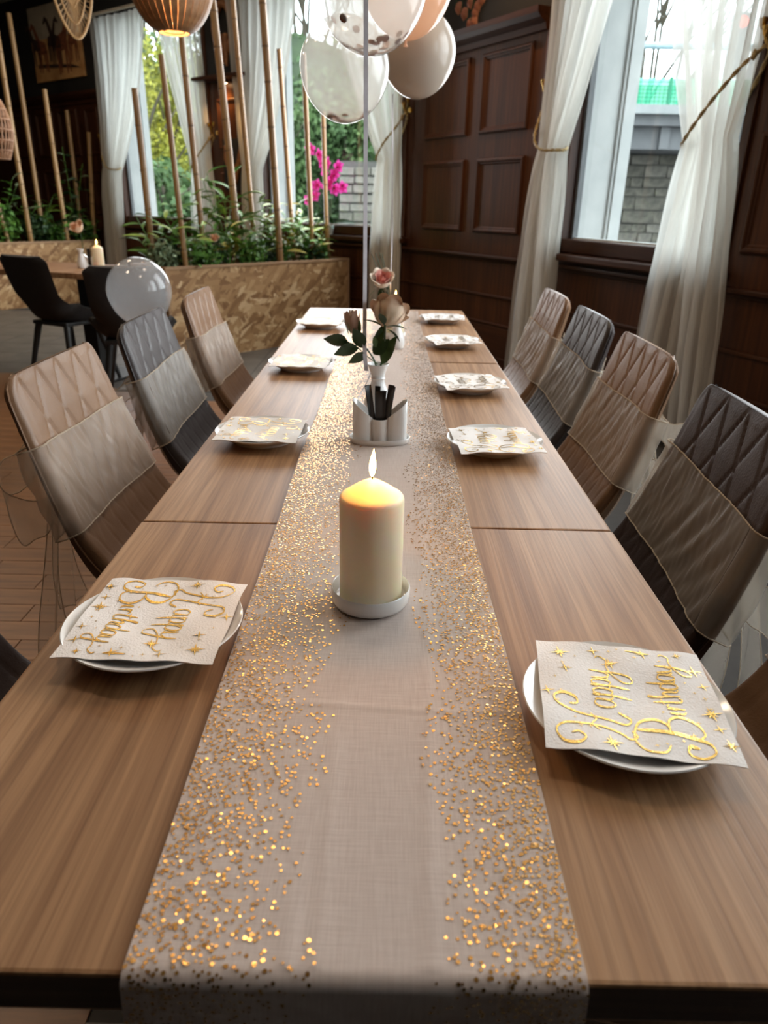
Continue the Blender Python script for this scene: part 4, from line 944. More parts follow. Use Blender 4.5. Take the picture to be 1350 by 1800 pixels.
def ribbon(label, pts, w_, tw=3):
    P = cr(pts, 10); b = MB(); vs = []
    for i, p in enumerate(P):
        a = .3*sin(i*.35*tw)+.2; d = Vector((cos(a), sin(a), 0)); vs += [p-d*w_/2, p+d*w_/2]
    b.add(vs, [(2*i, 2*i+1, 2*i+3, 2*i+2) for i in range(len(P)-1)])
    o = b.build('balloon_ribbon', 'ribbon'); md = o.modifiers.new('t', 'SOLIDIFY'); md.thickness = .0006; return tag(o, label, 'ribbon')
tp = at_y(643, -130, 1.60); balloon('balloon whose ribbon crosses the others', tp+Vector((0, 0, .115)), .12, 'balloon', 0, True, 5)
ribbon('wide pale ribbon running straight down to the near vase', [tp+Vector((0, 0, -.02)), at_y(643, 150, 1.59), at_y(642, 400, 1.57), at_y(641, 560, 1.555), at_y(641, 615, 1.548), at_y(644, 652, 1.54)], .0090, .2)
ribbon('thin pale ribbon hanging from the pearl balloon', [at_y(690, 165, 2.72), at_y(690, 300, 2.70), at_y(689, 430, 2.68), at_y(686, 520, 2.66), at_y(688, 575, 2.64)], .004, 1)
b = MB(); b.tube(cr([at_y(652, 655, 1.538), at_y(645, 672, 1.53), at_y(635, 690, 1.52), at_y(629, 706, 1.46), at_y(628, 735, 1.44), Vector((-.047, 1.452, TZ+.0052))], 8), .0009, 6)
tag(b.build('string_end', 'ribbon', None, True), 'grey string end looping from the near vase to the caddy', 'string')
p = at_y(245, 512, 3.55); balloon('low translucent balloon by the black chairs, beside the planter', p, px_r(57, p)/1.03, 'balloon_frost', 6, True, 8)
b = MB(); b.tube([p+Vector((0, 0, -.17)), p+Vector((.03, .02, -.45)), Vector((p.x-.02, p.y+.03, .006))], .0012, 5); tag(b.build('balloon_string', 'ribbon'), 'string under the low translucent balloon', 'string')

# ------------------------------------------------------------------ curtains
def curtain(label, F, top, tie, bot, off=.10, pleats=8, seed=0, p_top=1.7, p_bot=.55):
    (ta, tb, tz), (ia, ib, iz), (ba, bb, bz) = top, tie, bot
    NU, NV = 150, 64; b = MB(); o = bpy.data.objects.new('curtain', None)
    def edges(z):
        if z > iz:
            t = (tz-z)/(tz-iz); return ta+(ia-ta)*t**p_top, tb+(ib-tb)*t**p_top
        t = (iz-z)/(iz-bz); return ia+(ba-ia)*t**p_bot, ib+(bb-ib)*t**p_bot
    def f(u, v):
        z = tz+(bz-tz)*v; a, c = edges(z); wf = abs(c-a); full = abs(tb-ta); g = 1-min(1, wf/full)
        ph = u*pleats*2*pi+seed; wig = .35*sin(u*5+seed)+.25*sin(z*2.3+seed)
        amp = .020+.022*g
        y = off+amp*sin(ph+wig)+.010*sin(ph*2.3+1.3+z)+.012*sin(u*9+z*1.7)
        q = a+(c-a)*u+.010*sin(ph*1.0+1.2+wig)*(1-g*.5)+.004*sin(z*11+u*30)
        return (q, max(.03, y), z)
    b.grid(f, NU, NV); o = b.build('curtain', 'curtain', None, True); o.matrix_world = F
    return tag(o, label, 'curtain', 'sheer ivory curtains')
def rod(label, F, q0, q1, z=3.07):
    t = thing('curtain_rod', label, 'curtain rod'); t.matrix_world = F
    b = MB(); b.tube([(q0, .10, z), (q1, .10, z)], .016, 12); b.build('rod', 'rod', t, True)
    for q in (q0, q1):
        b = MB(); b.lathe([(.001, -.03), (.02, -.022), (.028, 0), (.02, .022), (.001, .03)], 14, (q, .10, z)); b.build('finial', 'rod', t, True)
        b = MB(); b.box(q-.012, q+.012, 0, .11, z-.012, z+.012); b.build('bracket', 'rod', t)
def tieback(label, hlabel, F, hook, loop):
    """hook (q, z) on the wall; loop: cord points in wall coordinates"""
    hq, hz = hook; h = thing('tieback_hook', hlabel, 'hook', F @ Vector((hq, .02, hz))); h.rotation_euler = (0, 0, math.atan2(F[1][0], F[0][0]))
    b = MB(); b.lathe([(.001, -.02), (.018, -.018), (.02, -.004), (.008, 0)], 14); b.build('back_plate', 'brass', h, True, (0, 0, 0), (rad(-90), 0, 0))
    for k, (dx, dz, ln) in enumerate(((.0, .02, .10), (.035, .055, .09), (-.03, .06, .08))):
        b = MB(); b.tube(cr([(0, 0, -.06), (dx*.3, .05, -.02), (dx, ln*.8, dz)], 6), .004, 7); b.build('stem', 'brass', h, True)
        b = MB(); b.lathe([(.004, -.012), (.014, 0), (.017, .016), (.020, .030), (.012, .028), (.004, .012)], 12, (dx, ln*.8, dz), rfun=lambda a, z: 1+.15*max(0, sin(3*a)) if z > .02 else 1); b.build('tulip', 'brass', h, True)
    t = thing('curtain_tieback', label, 'tieback cord'); t.matrix_world = F
    P = cr(loop, 10); n = len(P)
    for s in range(2):
        b = MB(); pts = []
        for i, p in enumerate(P):
            a = i*.9+s*pi; d = (P[min(i+1, n-1)]-P[max(i-1, 0)]).normalized(); e1 = d.orthogonal().normalized(); e2 = d.cross(e1); pts.append(p+(e1*cos(a)+e2*sin(a))*.0045)
        b.tube(pts, .0055, 7); b.build('cord_strand', 'rope', t, True)
    p = P[4]; b = MB(); b.lathe([(.004, -.02), (.013, -.006), (.011, .012), (.004, .022)], 12, p); b.build('cord_bead', 'rope', t, True)
# right window (wall coordinate q runs opposite to the view)
curtain('sheer ivory curtain tied back at the left of the right window', F_A2, (-.20, -1.08, 3.03), (-.255, -.475, 1.52), (-.045, -.535, .02), .11, 7, .3, 1.15, .5)
curtain('sheer ivory curtain tied back at the right of the right window', F_A2, (-1.10, -2.02, 3.03), (-1.585, -1.86, 1.50), (-1.40, -2.10, .03), .11, 7, 1.7, 1.5, .8)
rod('pale curtain rod over the right window', F_A2, -.10, -2.12)
tieback('twisted gold cord around the left curtain of the right window', 'brass tulip hook left of the right window', F_A2, (-.19, 1.86), [(-.19, .075, 1.84), (-.17, .11, 1.72), (-.235, .17, 1.60), (-.36, .195, 1.535), (-.485, .16, 1.525), (-.50, .10, 1.53), (-.4, .035, 1.58), (-.25, .03, 1.72), (-.19, .05, 1.83)])
tieback('twisted gold cord pulling the right curtain of the right window', 'brass tulip hook at the right photo edge', F_A2, (-1.925, 1.87), [(-1.925, .09, 1.85), (-1.85, .15, 1.76), (-1.72, .175, 1.62), (-1.585, .15, 1.50), (-1.565, .10, 1.49), (-1.66, .035, 1.52), (-1.82, .03, 1.68), (-1.92, .05, 1.84)])
# middle window
curtain('sheer ivory curtain tied back at the left of the middle window', F_B, (2.16, 1.20, 3.03), (2.02, 1.80, 1.50), (2.08, 1.82, .03), .10, 8, .9, 1.5, .6)
curtain('sheer ivory curtain tied back at the right of the middle window', F_B, (.95, .03, 3.03), (.285, .06, 1.56), (.40, .02, .03), .10, 8, 2.2, 1.25, .7)
rod('pale curtain rod over the middle window', F_B, .05, 2.22)
tieback('gold cord around the right curtain of the middle window', 'brass tulip hook right of the middle window', F_B, (.035, 1.93), [(.035, .08, 1.91), (.08, .14, 1.80), (.19, .17, 1.68), (.285, .15, 1.57), (.29, .10, 1.56), (.2, .035, 1.62), (.08, .03, 1.80), (.035, .05, 1.9)])
# left window
curtain('sheer ivory curtain tied back at the left of the left window', F_B, (4.45, 3.46, 3.03), (4.49, 4.20, 1.52), (4.69, 4.32, .03), .10, 8, .2, 1.6, .5)
curtain('sheer ivory curtain tied back at the right of the left window', F_B, (3.26, 2.55, 3.03), (2.80, 2.56, 1.53), (2.98, 2.50, .03), .10, 7, 1.1, 1.3, .6)
rod('pale curtain rod over the left window', F_B, 2.52, 4.50)
tieback('gold cord around the left curtain of the left window', 'brass tulip hook left of the left window', F_B, (4.52, 1.82), [(4.52, .08, 1.80), (4.47, .14, 1.66), (4.36, .17, 1.55), (4.24, .16, 1.52), (4.19, .10, 1.53), (4.3, .035, 1.6), (4.52, .05, 1.79)])
tieback('gold cord around the right curtain of the left window', 'brass tulip hook right of the left window', F_B, (2.51, 1.85), [(2.51, .08, 1.83), (2.58, .14, 1.72), (2.70, .17, 1.60), (2.80, .15, 1.53), (2.82, .10, 1.53), (2.7, .035, 1.6), (2.52, .05, 1.82)])

# ------------------------------------------------------------------ planters, bamboo and plants
PZ = .72
def planter(label, corner, ang, L, Wd, h=PZ):
    """corner = near front corner; local x along the long front face, local y to the left/back"""
    t = thing('strand_board_planter', label, 'planter', corner, ang); k = .018
    for nm, (x0, x1, y0, y1) in (('front_board', (0, L, 0, k)), ('back_board', (0, L, Wd-k, Wd)), ('end_board', (0, k, k, Wd-k)), ('end_board', (L-k, L, k, Wd-k))):
        b = MB(); b.box(x0, x1, y0, y1, 0, h-.012); b.build(nm, 'osb', t)
    for x0, x1, y0, y1 in ((-.004, L+.004, -.006, .026), (-.004, L+.004, Wd-.026, Wd+.006), (-.006, .026, .026, Wd-.026), (L-.026, L+.006, .026, Wd-.026)):
        b = MB(); b.box(x0, x1, y0, y1, h-.014, h+.008, .003); b.build('rim_strip', 'osb_trim', t)
    for x, y in ((-.005, -.005), (L-.018, -.005)):
        b = MB(); b.box(x, x+.023, y, y+.012, 0, h-.014, .002); b.build('corner_strip', 'osb_trim', t)
    b = MB(); b.box(k, L-k, k, Wd-k, h-.11, h-.05); b.build('soil', 'soil', t); return t
N1 = at_z(290, 472, PZ); E1 = at_z(617, 455, PZ); E1 = N1+(E1-N1)*.985; A1 = math.atan2(E1.y-N1.y, E1.x-N1.x); LEN1 = (E1-N1).length
planter('strand board planter box in the middle, full of bamboo and greenery', (N1.x, N1.y, 0), A1, LEN1, .50)
F_P1 = fr(Vector((N1.x, N1.y, 0)), A1)
e2 = F_B @ Vector((4.66, .20, 0)); A2_ = ANG_B-pi/2; N2 = e2 - Vector((cos(A2_), sin(A2_), 0))*2.6
planter('strand board planter box at the far left with bamboo poles', (N2.x, N2.y, 0), A2_, 2.6, .5); F_P2 = fr(Vector((N2.x, N2.y, 0)), A2_)
NODE = {}
def pole(label, base, top, r, m='bamboo', seed=0, group='bamboo poles'):
    base = Vector(base); top = Vector(top); d = top-base; L = d.length; t = thing('bamboo_pole', label, 'bamboo pole', base, 0, group)
    q = Vector((0, 0, 1)).rotation_difference(d.normalized()); t.rotation_euler = q.to_euler(); R = random.Random(seed)
    b = MB(); pts = []; rs = []; z = 0; nodes = []; sp = .26+R.uniform(-.02, .05); z = R.uniform(.08, .2)
    zs = [0]; rr = [r]
    while z < L-.05:
        zs += [z-.02, z-.006, z, z+.006, z+.02]; rr += [r*.985, r*1.03, r*.93, r*1.05, r*.985]; nodes.append(z); z += sp*R.uniform(.85, 1.15)
    zs.append(L); rr.append(r*.95)
    bx_, by_ = R.uniform(-.006, .006), R.uniform(-.006, .006)
    b.tube([(bx_*sin(pi*zz/L), by_*sin(pi*zz/L), zz) for zz in zs], rr, 14); b.build('cane', m, t, True)
    key = round(r, 4)
    if key not in NODE: NODE[key] = MB().lathe([(r*.9, -.004), (r*1.06, -.002), (r*1.06, .002), (r*.9, .004)], 14, cap0=False, cap1=False).mesh('cane_node', 'bamboo_node', True)
    for z in nodes: put('cane_node', NODE[key], t, (0, 0, z))
    return t
P1 = [(236, 155, 272, 452, .024, .34), (283, 96, 330, 470, .021, .06), (318, 55, 362, 462, .023, .20), (372, -10, 424, 452, .029, .30), (408, -10, 452, 440, .022, .40), (460, -14, 492, 462, .029, .06), (490, 86, 518, 440, .022, .36), (533, 92, 551, 452, .021, .10), (568, 196, 578, 448, .021, .14)]
for k, (xt, yt, xb, yb, r, dd) in enumerate(P1):
    # foot inside the planter at depth dd, on the line of sight of the foot's column
    best = None
    for i in range(80):
        a = .06+(LEN1-.12)*i/79; w_ = F_P1 @ Vector((a, dd, PZ-.06)); v = w_-CAM; x = 675+FPX*v.dot(RT)/v.dot(_fw)
        if best is None or abs(x-xb) < best[0]: best = (abs(x-xb), w_)
    base = best[1]; top = at_y(xt, yt, base.y)
    pole('%s bamboo pole from the left in the middle planter%s' % (ORD[k], ', a short one' if yt > 80 else ', reaching high'), base, top, r, 'bamboo_dark', k)
for k, (xt, yt, xb, yb, r, dd) in enumerate([(-14, 320, 16, 420, .026, .1), (-8, 40, 57, 424, .028, .08), (15, 23, 80, 415, .027, .3), (78, 157, 119, 424, .028, .08), (117, 194, 147, 416, .026, .26), (156, 232, 181, 420, .025, .12)]):
    best = None
    for i in range(120):
        a = -.4+3.0*i/119; w_ = F_P2 @ Vector((a, dd, PZ-.06)); v = w_-CAM; x = 675+FPX*v.dot(RT)/v.dot(_fw)
        if best is None or abs(x-xb) < best[0]: best = (abs(x-xb), w_, a)
    base = best[1]; top = at_y(xt, yt, base.y); pole('%s bamboo pole from the left in the far left planter' % ORD[k], base, top, r, 'bamboo', 20+k)
LANCE = [leaf_mesh('leaf', m, .15, .036, .35, .3, 0, 8) for m in ('leaf', 'leaf_lime', 'leaf', 'leaf_pale')] + [leaf_mesh('leaf', 'leaf_yellow', .15, .034, .3, .3, 0, 8)]
BROAD = [leaf_mesh('leaf', m, .085, .05, .25, .25, 0, 8) for m in ('leaf', 'leaf_dark', 'leaf_pale')]
def lance_plant(name, label, base, h, stems, leaves, set_, seed, spread=.12, sc=1.0):
    h *= 1.7; leaves += 2; sc *= 1.2; spread *= 1.15
    R = random.Random(seed); t = thing(name, label, 'plant', base, R.uniform(0, 6), 'greenery in the planters'); b = MB()
    for s in range(stems):
        a = s*2*pi/stems+R.uniform(-.5, .5); hh = h*R.uniform(.6, 1.05); pts = cr([(0, 0, -.05), (spread*.35*cos(a), spread*.35*sin(a), hh*.5), (spread*cos(a), spread*sin(a), hh)], 6); b.tube(pts, .0028, 5)
        for k in range(leaves):
            p = pts[min(len(pts)-1, int(len(pts)*(.3+.7*(k+1)/leaves))-1)]; ang = a+k*2.1+R.uniform(-.5, .5); d = Vector((cos(ang), sin(ang), R.uniform(.05, .9)))
            put('leaf', R.choice(set_), t, mtx=aim(p, d, R.uniform(-.5, .5)) @ Matrix.Scale(R.uniform(.7, 1.15)*sc, 4))
    b.build('stalks', 'leaf', t); return t
def small_bush(name, label, base, r, m, n, size, seed):
    t = thing(name, label, 'plant', base, 0, 'greenery in the planters'); b = MB()
    for k in range(5): a = k*1.26; b.tube([(0, 0, -.05), (r[0]*.3*cos(a), r[1]*.3*sin(a), r[2]*.6), (r[0]*.6*cos(a), r[1]*.6*sin(a), r[2]*1.4)], .003, 5)
    b.build('stalks', 'leaf_dark', t)
    o = leaf_cloud(n, ball((0, 0, r[2]), r, .25), size, .55).build('foliage', m, t); o['kind'] = 'stuff'; return t
zs = PZ-.05; k = 0
for a, d, h, st, lv, sp, sc, li in [(.10, .30, .26, 4, 6, .14, 1, 0), (.32, .12, .30, 4, 7, .16, 1, 0), (.55, .36, .40, 5, 7, .20, 1.1, 0), (.78, .14, .24, 4, 6, .14, 1, 1), (.95, .36, .44, 5, 7, .18, 1.15, 0), (1.12, .12, .22, 4, 6, .12, .9, 0), (1.28, .30, .40, 4, 7, .18, 1.1, 2), (1.45, .14, .26, 4, 6, .16, 1, 1), (1.62, .34, .34, 4, 6, .16, 1, 2), (1.78, .12, .24, 4, 6, .14, 1, 0), (1.88, .32, .30, 4, 6, .16, 1, 1), (1.91, .14, .20, 3, 5, .14, 1, 1)]:
    a = .04+a*(LEN1-.34)/1.91
    st_ = [LANCE[0], LANCE[2], LANCE[0], LANCE[1]] if li == 0 else ([LANCE[1], LANCE[4], LANCE[0]] if li == 1 else [LANCE[0], LANCE[1], LANCE[3]])
    p = F_P1 @ Vector((a, d, zs)); lance_plant('bamboo_plant', '%s narrow-leaved plant from the left in the middle planter, %s row' % (ORD[k], 'front' if d < .25 else 'back'), p, h, st, lv, st_, 40+k, sp, sc); k += 1
for k, (a, d, r, m, n, s) in enumerate([(.07, .14, (.13, .13, .12), 'leaf_pale', 420, .022), (.24, .32, (.14, .14, .13), 'leaf_dark', 420, .024), (.48, .16, (.14, .13, .12), 'leaf', 420, .022), (.70, .30, (.14, .13, .13), 'leaf_dark', 420, .022), (.92, .14, (.14, .12, .12), 'leaf', 420, .022), (1.18, .28, (.14, .14, .12), 'leaf_dark', 420, .022), (1.40, .30, (.13, .13, .12), 'leaf', 380, .022), (1.62, .14, (.13, .12, .10), 'leaf_dark', 360, .022), (1.85, .18, (.10, .12, .09), 'leaf', 300, .022)]):
    p = F_P1 @ Vector((min(a, LEN1-.2), d, zs)); small_bush('small_leaved_bush', '%s low small-leaved bush from the left in the middle planter' % ORD[k], p, r, m, n, s, k)
for k, (px, h, st, lv, sp, se, dd) in enumerate([(8, .42, 4, 8, .2, BROAD, .2), (40, .30, 3, 6, .2, LANCE[:3], .3), (75, .34, 4, 7, .24, LANCE[:4], .2), (110, .22, 4, 6, .2, BROAD, .1), (135, .62, 4, 10, .18, BROAD, .25), (150, .2, 4, 6, .08, BROAD, .12), (186, .26, 3, 6, .12, [BROAD[0]], .15)]):
    best = min(((abs((lambda v: 675+FPX*v.dot(RT)/v.dot(_fw))((F_P2 @ Vector((-.3+2.85*i/119, dd, PZ)))-CAM)-px), i) for i in range(120)))
    p = F_P2 @ Vector((-.3+2.85*best[1]/119, dd, zs)); lance_plant('leafy_plant', '%s leafy plant from the left in the far left planter' % ORD[k], p, h, st, lv, se, 90+k, sp, 1.3)
for k, (px, m, r) in enumerate([(10, 'leaf', (.2, .2, .24)), (66, 'leaf_dark', (.17, .17, .18)), (100, 'leaf', (.15, .15, .12)), (150, 'leaf', (.16, .16, .14))]):
    best = min(((abs((lambda v: 675+FPX*v.dot(RT)/v.dot(_fw))((F_P2 @ Vector((-.3+2.85*i/119, .2, PZ)))-CAM)-px), i) for i in range(120)))
    p = F_P2 @ Vector((-.3+2.85*best[1]/119, .2, zs)); small_bush('small_leaved_bush', '%s dense bush from the left in the far left planter' % ORD[k], p, r, m, 600, .035, 60+k)
def small_rose(label, p, r, ax=(0, -.5, .8), drop=.2, m='peach'):
    t = thing('peach_rose', label, 'rose', (p[0], p[1], p[2]-drop)); rose_head(t, ax, Vector((0, 0, drop-r*.4)), r, (m, m, 'rose'), 4, 4, 5, r*1.4, .8); stem(t, [(0, 0, 0), (.004, 0, drop*.5), (0, 0, drop-r*.4)], .003, 'leaf_dark')
w_ = F_P1 @ Vector((.62, .06, 0)); p = at_y(377, 420, w_.y); small_rose('peach rose peeping out of the middle planter greenery', p, .036, (0.1, -.6, .7), p.z-zs)
w_ = F_P1 @ Vector((.60, .05, 0)); p = at_y(374, 456, w_.y); small_rose('small faded peach rose low at the front of the middle planter', p, .022, (0.1, -.6, .7), .06)

# ------------------------------------------------------------------ left dining corner
K = at_z(156, 482, TZ); dx = Vector((-.95, .31, 0)).normalized(); dy = Vector((.31, .95, 0)).normalized()
ctr = K+dx*.6+dy*.34; t = thing('dining_table', 'wooden table with one black column leg in the left corner', 'table', (ctr.x, ctr.y, 0), math.atan2(dx.y, dx.x)+pi)
b = MB(); b.box(-.6, .6, -.34, .34, TZ-.036, TZ, .003); b.build('table_top', 'oak', t)
lg = at_z(160, 600, .2); Mi = Matrix.Rotation(-(math.atan2(dx.y, dx.x)+pi), 3, 'Z'); ll = Mi @ (at_y(148, 540, 5.0)-Vector((ctr.x, ctr.y, 0)))
b = MB(); b.box(.25, .36, -.055, .055, .02, TZ-.036, .004); b.build('leg_column', 'black_metal', t)
b = MB(); b.box(.08, .53, -.25, .25, 0, .018, .005); b.build('base_plate', 'black_metal', t)
b = MB(); b.box(.1, .5, -.2, .2, TZ-.05, TZ-.036); b.build('top_bracket', 'black_metal', t)
p = at_y(173, 455, 5.28); candle('lit candle on the left corner table', '', p.x, p.y, TZ+.001, 1.0, .12, False)
p = at_y(143, 452, 5.22); b = MB(); b.lathe([(.001, 0), (.03, 0), (.035, .02), (.02, .08), (.016, .10), (.025, .125), (.014, .10), (.001, .02)], 24); tag(b.build('bud_vase', 'porcelain', None, True, (p.x, p.y, TZ+.001)), 'white bud vase on the left corner table', 'vase')
h = at_y(140, 402, p.y); small_rose('peach rose in the vase on the left corner table', h, .05, (-.2, -.5, .75), h.z-TZ-.06)
p = at_y(157, 452, 5.34); t = thing('condiment_caddy', 'white caddy between vase and candle on the left corner table', 'caddy', (p.x, p.y, TZ+.001), .3)
for s in (-1, 1):
    b = MB(); b.prism([(s*.01, 0), (s*.05, 0), (s*.05, .10), (s*.01, .06)], -.025, .025); b.build('slanted_cup', 'porcelain', t)
b = MB(); b.box(-.06, .06, -.035, .035, 0, .008, .003); b.build('tray', 'porcelain', t)
b = MB(); b.box(-.012, .012, -.012, .012, .01, .12); b.build('sachet_bundle', 'stick', t)
# black shell chairs
def black_shell():
    b = MB(); NS, NF = 40, 26; ring = None
    PT = cr([(x, 0, z) for x, z in [(-.30, .86), (-.28, .78), (-.25, .66), (-.215, .56), (-.17, .49), (-.10, .455), (0, .445), (.12, .45), (.22, .455)]], 6); k = len(PT)
    for i, p in enumerate(PT):
        v = i/(k-1); W_ = interp(v, [0, .05, .25, .42, .55, .8, 1], [.17, .215, .205, .19, .235, .25, .20]); side = interp(v, [0, .3, .5, .7, 1], [0, .01, .10, .085, .02])
        d = (PT[min(i+1, k-1)]-PT[max(i-1, 0)]).normalized(); nr = Vector((-d.z, 0, d.x))
        for j in range(NF): y = -1+2*j/(NF-1); o = side*abs(y)**3.5; b.v.append(tuple(p+nr*o+Vector((0, y*W_, 0))))
        for j in range(NF): y = 1-2*j/(NF-1); o = side*abs(y)**3.5; b.v.append(tuple(p+nr*(o-.03*(1.1-abs(y)**4))+Vector((0, y*(W_+.004), 0))))
    n = 2*NF; b.f = [(i*n+j, i*n+(j+1) % n, (i+1)*n+(j+1) % n, (i+1)*n+j) for i in range(k-1) for j in range(n)] + [tuple(range(n)), tuple((k-1)*n+j for j in range(n-1, -1, -1))]; b.mi = [0]*len(b.f)
    return b.mesh('shell', 'black_fabric', True)
BSH = black_shell(); BL = {}
def black_chair(label, x, y, rz):
    t = thing('black_chair', label, 'chair', (x, y, 0), rz, 'black chairs in the left corner'); put('shell', BSH, t)
    for sx in (-1, 1):
        for sy in (-1, 1):
            if (sx, sy) not in BL: BL[(sx, sy)] = MB().tube([(-.02+sx*.12, sy*.13, .43), (-.02+sx*.21, sy*.21, 0)], [.024, .012], 10).mesh('leg', 'black_metal', True)
            put('leg', BL[(sx, sy)], t)
    b = MB(); b.box(-.17, .13, -.16, .16, .41, .435, .005); b.build('seat_frame', 'black_metal', t)
black_chair('black shell chair with its side turned, at the left corner table', -2.18, 5.0, rad(64))
black_chair('black shell chair seen from behind, left of the low balloon', -1.53, 4.40, rad(105))
black_chair('black chair cut by the left photo edge behind the taupe chair', -2.98, 4.8, rad(64))

# ------------------------------------------------------------------ pendant lamps
M['opal'] = emit('fill_diffuser', (1, .8, .58), 4)  # glow for the fill lamps added on the ceiling
def pendant(label, c, R, power):
    t = thing('pendant_lamp', label, 'pendant lamp', c); N = 30; H = R*1.08
    prof = [(a, (.24+.76*sin(max(0.0, (a+1.02)/2.04)*pi)**.5)) for a in np.linspace(-1, 1, 19)]
    b = MB(); vs = []
    wd = lambda r: pi*r/N*.93
    for a, r in prof:
        rr = R*r; vs += [(rr, -wd(rr), a*H), (rr, wd(rr), a*H), (rr-.004, wd(rr), a*H), (rr-.004, -wd(rr), a*H)]
    n = len(prof); fs = [(i*4+j, i*4+(j+1) % 4, (i+1)*4+(j+1) % 4, (i+1)*4+j) for i in range(n-1) for j in range(4)] + [(0, 1, 2, 3), (4*n-1, 4*n-2, 4*n-3, 4*n-4)]
    me = b.add(vs, fs).mesh('slat', 'slat', True)
    for k in range(N): put('slat', me, t, rot=(0, 0, 2*pi*k/N))
    for z in (-H*.97, -H*.88, H*.97):
        b = MB(); r = R*.25 if abs(z) > H*.9 else R*.33; b.tube([(r*cos(2*pi*k/32), r*sin(2*pi*k/32), z) for k in range(33)], .0028, 6, False); b.build('ring', 'black_metal', t, True)
    b = MB(); b.lathe([(.001, -.05), (.022, -.04), (.032, -.012), (.028, .015), (.014, .035), (.013, .06), (.001, .06)], 18); bo_ = b.build('bulb', 'bulb', t, True)
    b = MB(); b.lathe([(.018, .055), (.02, .06), (.02, .11), (.008, .12)], 14); b.build('lamp_holder', 'black_metal', t, True)
    b = MB(); b.tube([(0, 0, .11), (0, 0, H_CEIL-c[2])], .0035, 6); b.build('cable', 'black_metal', t)
    l = bpy.data.lights.new('pendant_light', 'POINT'); l.energy = power; l.color = (1, .64, .34); l.shadow_soft_size = .035
    lo = bpy.data.objects.new('pendant_light', l); COL.objects.link(lo); lo.parent = t; lo.location = (0, 0, -.09)
    return t
p = at_y(299, -36, 4.3); pendant('slatted wooden pendant lamp glowing at the top left', p, px_r(74, p), 18)
pendant('slatted wooden pendant lamp hanging left of the camera', Vector((-1.75, .7, 2.15)), .21, 80)
pendant('slatted wooden pendant lamp hanging behind the camera', Vector((-1.6, -1.5, 2.2)), .21, 8)
# unseen round lamps added on the ceiling to brighten the table and room
for lb, x, y, pw in (('added round fill lamp above the middle table', -.1, 1.9, 10), ('added round fill lamp above the far table', -.2, 3.6, 9), ('added round fill lamp above the left aisle', -2.3, 2.6, 12), ('added round fill lamp above the left corner', -2.6, 5.6, 16), ('added round fill lamp above the far left', -4.4, 6.6, 16)):
    t = thing('ceiling_fill_lamp', lb, 'fill lamp', (x, y, H_CEIL)); b = MB(); b.lathe([(.21, -.03), (.22, -.02), (.22, 0)], 40); b.build('lamp_ring', 'black_metal', t, True)
    b = MB(); b.lathe([(.001, -.075), (.12, -.065), (.19, -.04), (.205, -.02), (.001, -.02)], 40); b.build('diffuser', 'opal', t, True)
    l = bpy.data.lights.new('ceiling_fill_light', 'AREA'); l.shape = 'DISK'; l.size = .4; l.energy = pw; l.color = (1, .78, .55); lo = bpy.data.objects.new('ceiling_fill_light', l); COL.objects.link(lo); lo.parent = t; lo.location = (0, 0, -.085)
# ------------------------------------------------------------------ wall decorations
def wthing(name, label, cat, F, q, y, z): t = thing(name, label, cat, F @ Vector((q, y, z))); t.rotation_euler = (0, 0, math.atan2(F[1][0], F[0][0])); return t
t = wthing('canvas_picture', 'canvas print of giraffes walking, on the dark wall at the upper left', 'picture', F_B, 5.34, .0, 2.918)
b = MB(); b.box(-.54, .54, 0, .03, -.39, .39, .003); b.build('canvas', 'canvas', t)
b = MB(); b.box(-.538, .538, .0295, .0310, .05, .388); b.build('sky_print', 'canvas_sky', t)
def giraffe(x, z, s, m, fl=1, neck=.55):
    b = MB(); P = lambda l: [(x+fl*a*s, z+c*s) for a, c in l]
    for poly_ in ([(-.22, .42), (-.16, .62), (.10, .70), (.2, .62), (.2, .44), (0, .38)], [(.06, .66), (.2, .58), (.34, .7+neck), (.26, .74+neck)], [(.24, .70+neck), (.36, .80+neck), (.48, .66+neck), (.46, .62+neck), (.32, .68+neck)], [(-.21, .46), (-.12, .46), (-.15, 0), (-.19, 0)], [(-.10, .44), (-.03, .42), (-.08, .03), (-.12, .03)], [(.08, .44), (.15, .44), (.13, .0), (.09, 0)], [(.14, .48), (.20, .48), (.24, .02), (.20, .02)]):
        pp_ = P(poly_); b.prism([(px, pz) for px, pz in pp_], .0312, .0325)
    b.build('giraffe_print', m, t)
for x, z, s, m, fl in [(.30, -.30, .50, 'giraffe', 1), (-.14, -.34, .62, 'giraffe', -1), (-.02, -.26, .5, 'shadow_print', 1), (-.38, -.24, .46, 'giraffe', -1), (.08, -.20, .42, 'shadow_print', -1), (.44, -.22, .42, 'shadow_print', 1)]: giraffe(x, z, s, m, fl, .28)
b = MB(); b.prism([(-.5, -.30), (.45, -.24), (.44, -.20), (-.3, -.25)], .0311, .0322); b.build('ground_shadow_print', 'shadow_print', t)
